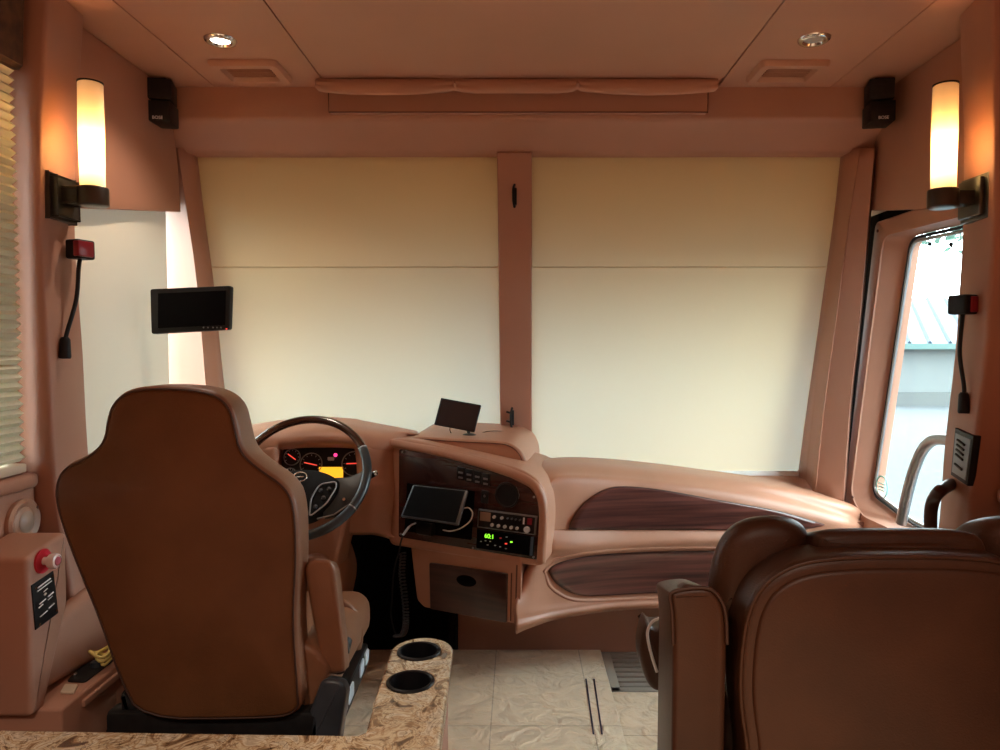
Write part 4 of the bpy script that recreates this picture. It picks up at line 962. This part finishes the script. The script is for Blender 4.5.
# arms
def armch(mir):
    def m(p): return Vector((2 * xm - p.x, p.y, p.z)) if mir else p
    g = [(670, 760), (673, 640), (672, 606), (669, 592), (672, 587), (690, 583.5), (708, 583), (718, 590), (726, 606), (727, 640), (722, 760)]
    base = [P(a, b + 4, 1.20) for a, b in g]; base[0].z = .0; base[-1].z = .0
    bm = BM(); slab(bm, rcorner([m(p) for p in base], .02, 4), (.045 * (-1 if mir else 1), .35, -.10), .012, 4); a = obj('arm', bm, recl_m, R_, 50)
    bm = BM(); sweep(bm, [m(p + Vector((0, -.001, 0))) for p in rnd(base[1:-1], 2, False)], .003, 6); obj('arm_piping', bm, pipe_m, a, 180)
    # rounded outer side
    sd = [Vector((0, 1.205, .0)), Vector((0, 1.205, .70)), Vector((0, 1.215, .735)), Vector((0, 1.25, .735)), Vector((0, 1.4, .675)), Vector((0, 1.5, .61)), Vector((0, 1.54, .5)), Vector((0, 1.54, .0))]
    sd = [Vector((.262 + (p.y - 1.2) * .13 - .004, p.y, p.z)) for p in sd]
    bm = BM(); slab(bm, rcorner([m(p) for p in sd], .03, 4), (.03 * (-1 if mir else 1), .002, 0), .012, 4); obj('arm_side', bm, recl_m, R_, 50)
    xw = base[1].x
armch(False); armch(True)
bm = BM(); box(bm, (.37, 1.40, .28), (1.01, 1.86, .44), .05, 5); obj('seat_cushion', bm, recl_m, R_, 60)
ft = [(654, 632), (648, 622), (643, 635), (640, 655), (643, 672), (650, 690), (662, 695), (690, 690), (690, 622)]
bm = BM(); slab(bm, rnd([P(a, b, 1.78) for a, b in ft], 2), (0, .10, 0), .02, 4, dome=.01); obj('cushion_front', bm, recl_m, R_, 60)
bm = BM(); sweep(bm, cr([P(660, 618, 1.76), P(652, 622, 1.76), P(647.5, 632, 1.76), P(649, 645, 1.76), P(653, 660, 1.765), P(657, 672, 1.765)], 5), .0036, 8); pw_ = obj('cushion_piping', bm, wpipe_m, R_, 180); pw_['label'] = 'white piping'
bm = BM(); box(bm, (.36, 1.30, .0), (1.0, 1.75, .28), .01); box(bm, (.45, 1.35, -.03), (.93, 1.7, .0), .002); obj('base', bm, black_m, R_)

# ------------------------------------------------------------------ GRANITE CONSOLE
G_ = thing('granite_console', (-.5, 1.0, 0), 'granite-topped console with a rounded arm and two black cup holders', 'console')
cu = bpy.data.curves.new('c', 'CURVE'); cu.dimensions = '2D'; cu.fill_mode = 'BOTH'; cu.extrude = .010; cu.bevel_depth = .007; cu.bevel_resolution = 3
def spl(pts):
    s = cu.splines.new('POLY'); s.points.add(len(pts) - 1)
    for i, p in enumerate(pts): s.points[i].co = (p[0], p[1], 0, 1)
    s.use_cyclic_u = True
zt = .49
def gz(px, py): p = PZ(px, py, zt); return (p.x, p.y)
a = gz(394, 650); b = gz(449.5, 650)
arcp = []
cx = (a[0] + b[0]) / 2; rx = (b[0] - a[0]) / 2; cy = a[1] - .0
for k in range(17): t = math.pi * k / 16; arcp.append((cx + rx * math.cos(t), cy + rx * 1.05 * math.sin(t)))
lft = gz(362, 746)
out = [(-1.10, .45), (-.125, .45)] + [gz(436, 746)] + arcp + [(lft[0], lft[1] + .02), (lft[0] - .002, 1.198), (lft[0] - .012, 1.188), (-.6, 1.196), (-1.10, 1.212)]
cu_in = .007
spl(out)
cups = [gz(419, 651), gz(410.5, 681.5)]; rc = .0435
for c in cups: spl([(c[0] + (rc + .008) * math.cos(t), c[1] + (rc + .008) * math.sin(t)) for t in [-k * math.pi / 20 for k in range(40)]])
tmp = bpy.data.objects.new('t', cu); COL.objects.link(tmp); me = bpy.data.meshes.new_from_object(tmp.evaluated_get(bpy.context.evaluated_depsgraph_get())); bpy.data.objects.remove(tmp)
me.transform(Matrix.Translation(Vector((0, 0, zt - .017)))); me.materials.clear(); objm('granite_top', me, granite_m, G_, 40)
for i, c in enumerate(cups):
    bm = BM(); lathe(bm, [(rc - .004, .0015), (rc - .001, .0035), (rc + .003, .002), (rc + .004, 0)], (c[0], c[1], zt), (0, 0, 1), 36, cap=False)
    lathe(bm, [(rc - .004, .0015), (rc - .006, -.03), (rc - .010, -.085), (.0001, -.086)], (c[0], c[1], zt), (0, 0, 1), 36, cap=False); obj('cup_holder', bm, mat('gloss black cup', (.006, .006, .008), .4, spec=.2), G_)
# pedestal body below
bm = BM()
body = [(lft[0] + .012, .5), (-.14, .5), (b[0] - .004, 1.45)] + [(cx + (rx - .004) * math.cos(t), cy + (rx - .004) * math.sin(t)) for t in [math.pi * k / 10 for k in range(11)]] + [(lft[0] + .012, 1.2)]
ta = [bm.verts.new((x, y, zt - .018)) for x, y in body]; tb = [bm.verts.new((x, y, 0)) for x, y in body]; ring_faces(bm, ta, tb); obj('pedestal', bm, wall_m, G_, solid=.008)
bm = BM(); box(bm, (-1.09, .5, 0), (lft[0] + .01, 1.17, zt - .018), .004); obj('cabinet', bm, wall_m, G_)
c = cups[1]
bm = BM(); q = [Vector((c[0] + .018 + .013 * math.cos(t), c[1] - .014 + .004 * math.sin(t * 2), zt - .03 + .013 * math.sin(t))) for t in [k * math.pi / 8 for k in range(16)]]; sweep(bm, q, .0016, 6, closed=True)
q = [p + Vector((-.008, .006, -.006)) for p in q]; sweep(bm, q, .0014, 6, closed=True); tag(obj('key_ring', bm, chrome_m, None, 180), 'small metal rings lying inside the nearer cup holder', 'key ring')
bm = BM(); slab(bm, rcorner([Vector((c[0] - .02, c[1] - .025, zt - .05)), Vector((c[0] + .005, c[1] - .022, zt - .036)), Vector((c[0] + .008, c[1] - .005, zt - .03)), Vector((c[0] - .012, c[1] - .008, zt - .05))], .006), (0, .002, -.03), .002); tag(obj('paper_scrap', bm, paper_m), 'tan folded paper scrap inside the nearer cup holder', 'paper')

# ------------------------------------------------------------------ LEFT SIDE CONSOLES
L_ = thing('side_console', (-1.15, 1.6, 0), 'tan leather side console with brake knob, left of the driver seat', 'side console')
bm = BM(); xi = -1.07
slab(bm, rcorner([Vector((xi, y, z)) for y, z in ((1.525, .345), (1.525, .692), (1.662, .716), (1.662, .55), (1.57, .345))], .012), (-.135, 0, 0), .012, 4); obj('upper_box', bm, wall_m, L_, 50)
# bulging fender
fe = [(37, 697), (38, 672), (44, 648), (56, 624), (74, 606), (100, 586), (140, 560), (190, 560), (190, 640), (120, 650), (80, 672)]
bm = BM(); slab(bm, rnd([PX(a, b, -1.094) for a, b in fe], 2), (-.05, 0, 0), .022, 4); obj('curved_bolster', bm, wall_m, L_, 60)
bm = BM(); box(bm, (-1.21, 1.55, .0), (-1.02, 1.768, .350), .007, 3); box(bm, (-1.097, 1.76, .0), (-1.02, 2.4, .350), .007, 3); obj('lower_box', bm, wall_m, L_, 50)
bm = BM(); box(bm, (-1.022, 1.62, .318), (-1.012, 2.4, .335), .003); obj('box_lip', bm, wall_m, L_)
# round speaker on wall
c = PX(21.5, 522, -1.21); r = thing('round_speaker', tuple(c), 'round tan speaker in the left wall above the side console', 'speaker')
bm = BM(); lathe(bm, [(.055, -.002), (.056, .008), (.05, .013), (.046, .012), (.036, .007), (.034, .008), (.0001, .016)], c, (1, 0, 0), 40, cap=False); obj('grille', bm, noisy('tan speaker trim', (.42, .24, .16), (.46, .27, .18), .3, 30, 900, .3), r)
bm = BM(); lathe(bm, [(.026, .0125), (.022, .0158), (.0001, .0185)], c, (1, 0, 0), 30, cap=False); obj('dome', bm, mat('pale taupe dome', (.36, .26, .2), .35), r)
for a_ in (.6, 3.7): 
    bm = BM(); lathe(bm, [(.0035, 0), (.0035, .002)], c + Vector((.0125, math.cos(a_) * .048, math.sin(a_) * .048)), (1, 0, 0), 8); obj('screw', bm, satin_m, r)
# brake knob
c = PX(42, 561, xi); r = thing('parking_brake_knob', tuple(c), 'clear push-pull knob on a round red plate on the side console', 'brake knob')
bm = BM(); lathe(bm, [(.027, 0), (.027, .004), (.0001, .005)], c, (1, 0, 0), 28, cap=False); obj('red_plate', bm, red_m, r)
bm = BM(); lathe(bm, [(.009, .004), (.009, .015), (.016, .018), (.018, .026), (.016, .034), (.012, .036), (.012, .034), (.0001, .034)], c, (1, 0, 0), 12, cap=False); kn = obj('knob', bm, frost_m, r)
bm = BM(); lathe(bm, [(.010, .0345), (.009, .036), (.0001, .0365)], c, (1, 0, 0), 16, cap=False); obj('knob_cap', bm, mat('pink cap', (.55, .12, .16), .4), kn)
# placard
q = [PX(a, b, xi + .003) for a, b in ((32, 585.5), (53.5, 571), (58.5, 613), (36, 630))]
r = thing('instruction_placard', tuple(q[3]), 'black placard with small white print below the red brake knob', 'placard')
bm = BM(); slab(bm, q, (-.003, 0, 0), .0008); obj('plate', bm, black_m, r)
def q3(u, v): return q[0] * (1 - u) * (1 - v) + q[1] * u * (1 - v) + q[2] * u * v + q[3] * (1 - u) * v + Vector((.0012, 0, 0))
ex = (q[1] - q[0]).normalized(); ey = (q[0] - q[3]).normalized()
for u0, u1, v, z in ((.22, .80, .13, .0016), (.18, .84, .20, .0013), (.45, .62, .30, .0012), (.46, .54, .38, .0022), (.22, .50, .50, .0013), (.62, .86, .47, .0016), (.18, .36, .57, .0014), (.60, .80, .54, .0011), (.20, .52, .78, .0012), (.60, .84, .73, .0014)):
    bm = BM(); sweep(bm, [q3(u0, v), q3(u1, v - .02)], z, 6, flat=1); obj('print_line', bm, white_m, r)
for u, v in ((.12, .1), (.9, .08), (.13, .93), (.9, .9)):
    bm = BM(); lathe(bm, [(.003, 0), (.003, .0015)], q3(u, v), (1, 0, 0), 10); obj('screw', bm, chrome_m, r)
# control plate on lower box
zb = .3505
q = [PZ(a, b, zb + .003) for a, b in ((66, 681), (85, 682), (114, 660), (112, 653), (94, 653))]
r = thing('control_plate', tuple(q[0]), 'black control plate set in the top of the lower side box by the seat', 'control panel')
bm = BM(); slab(bm, rcorner(q, .012), (0, 0, -.003), .001); obj('plate', bm, black_m, r)
bm = BM(); lathe(bm, [(.005, 0), (.005, .008), (.0001, .01)], PZ(75, 677, zb + .002), (0, 0, 1), 12, cap=False); obj('button', bm, chrome_m, r)
bm = BM(); lathe(bm, [(.016, 0), (.013, .012), (.0001, .015)], PZ(97, 666, zb + .002), (0, 0, 1), 16, cap=False); obj('joystick', bm, dgrey_m, r)
bm = BM(); slab(bm, rcorner([PZ(a, b, zb + .005) for a, b in ((60, 692), (74, 692.5), (78, 684), (65, 683.5))], .004), (0, 0, -.005), .0015); tag(obj('switch_button', bm, cream_m), 'small square cream switch on the corner of the lower side box', 'switch')
c = P(100, 652, 1.74)
bm = BM()
for k in range(3):
    q = [c + Vector((.022 * math.cos(t) * (1 - .2 * k) + .006 * k, .02 * math.sin(t) + .008 * k, -.012 * k + .007 * math.sin(2 * t + k))) for t in [i * math.pi / 8 for i in range(16)]]
    sweep(bm, q, .004, 7, closed=True)
tag(obj('yellow_lanyard', bm, yel_m, None, 180), 'coiled yellow lanyard lying on the black control plate beside the driver seat', 'lanyard')
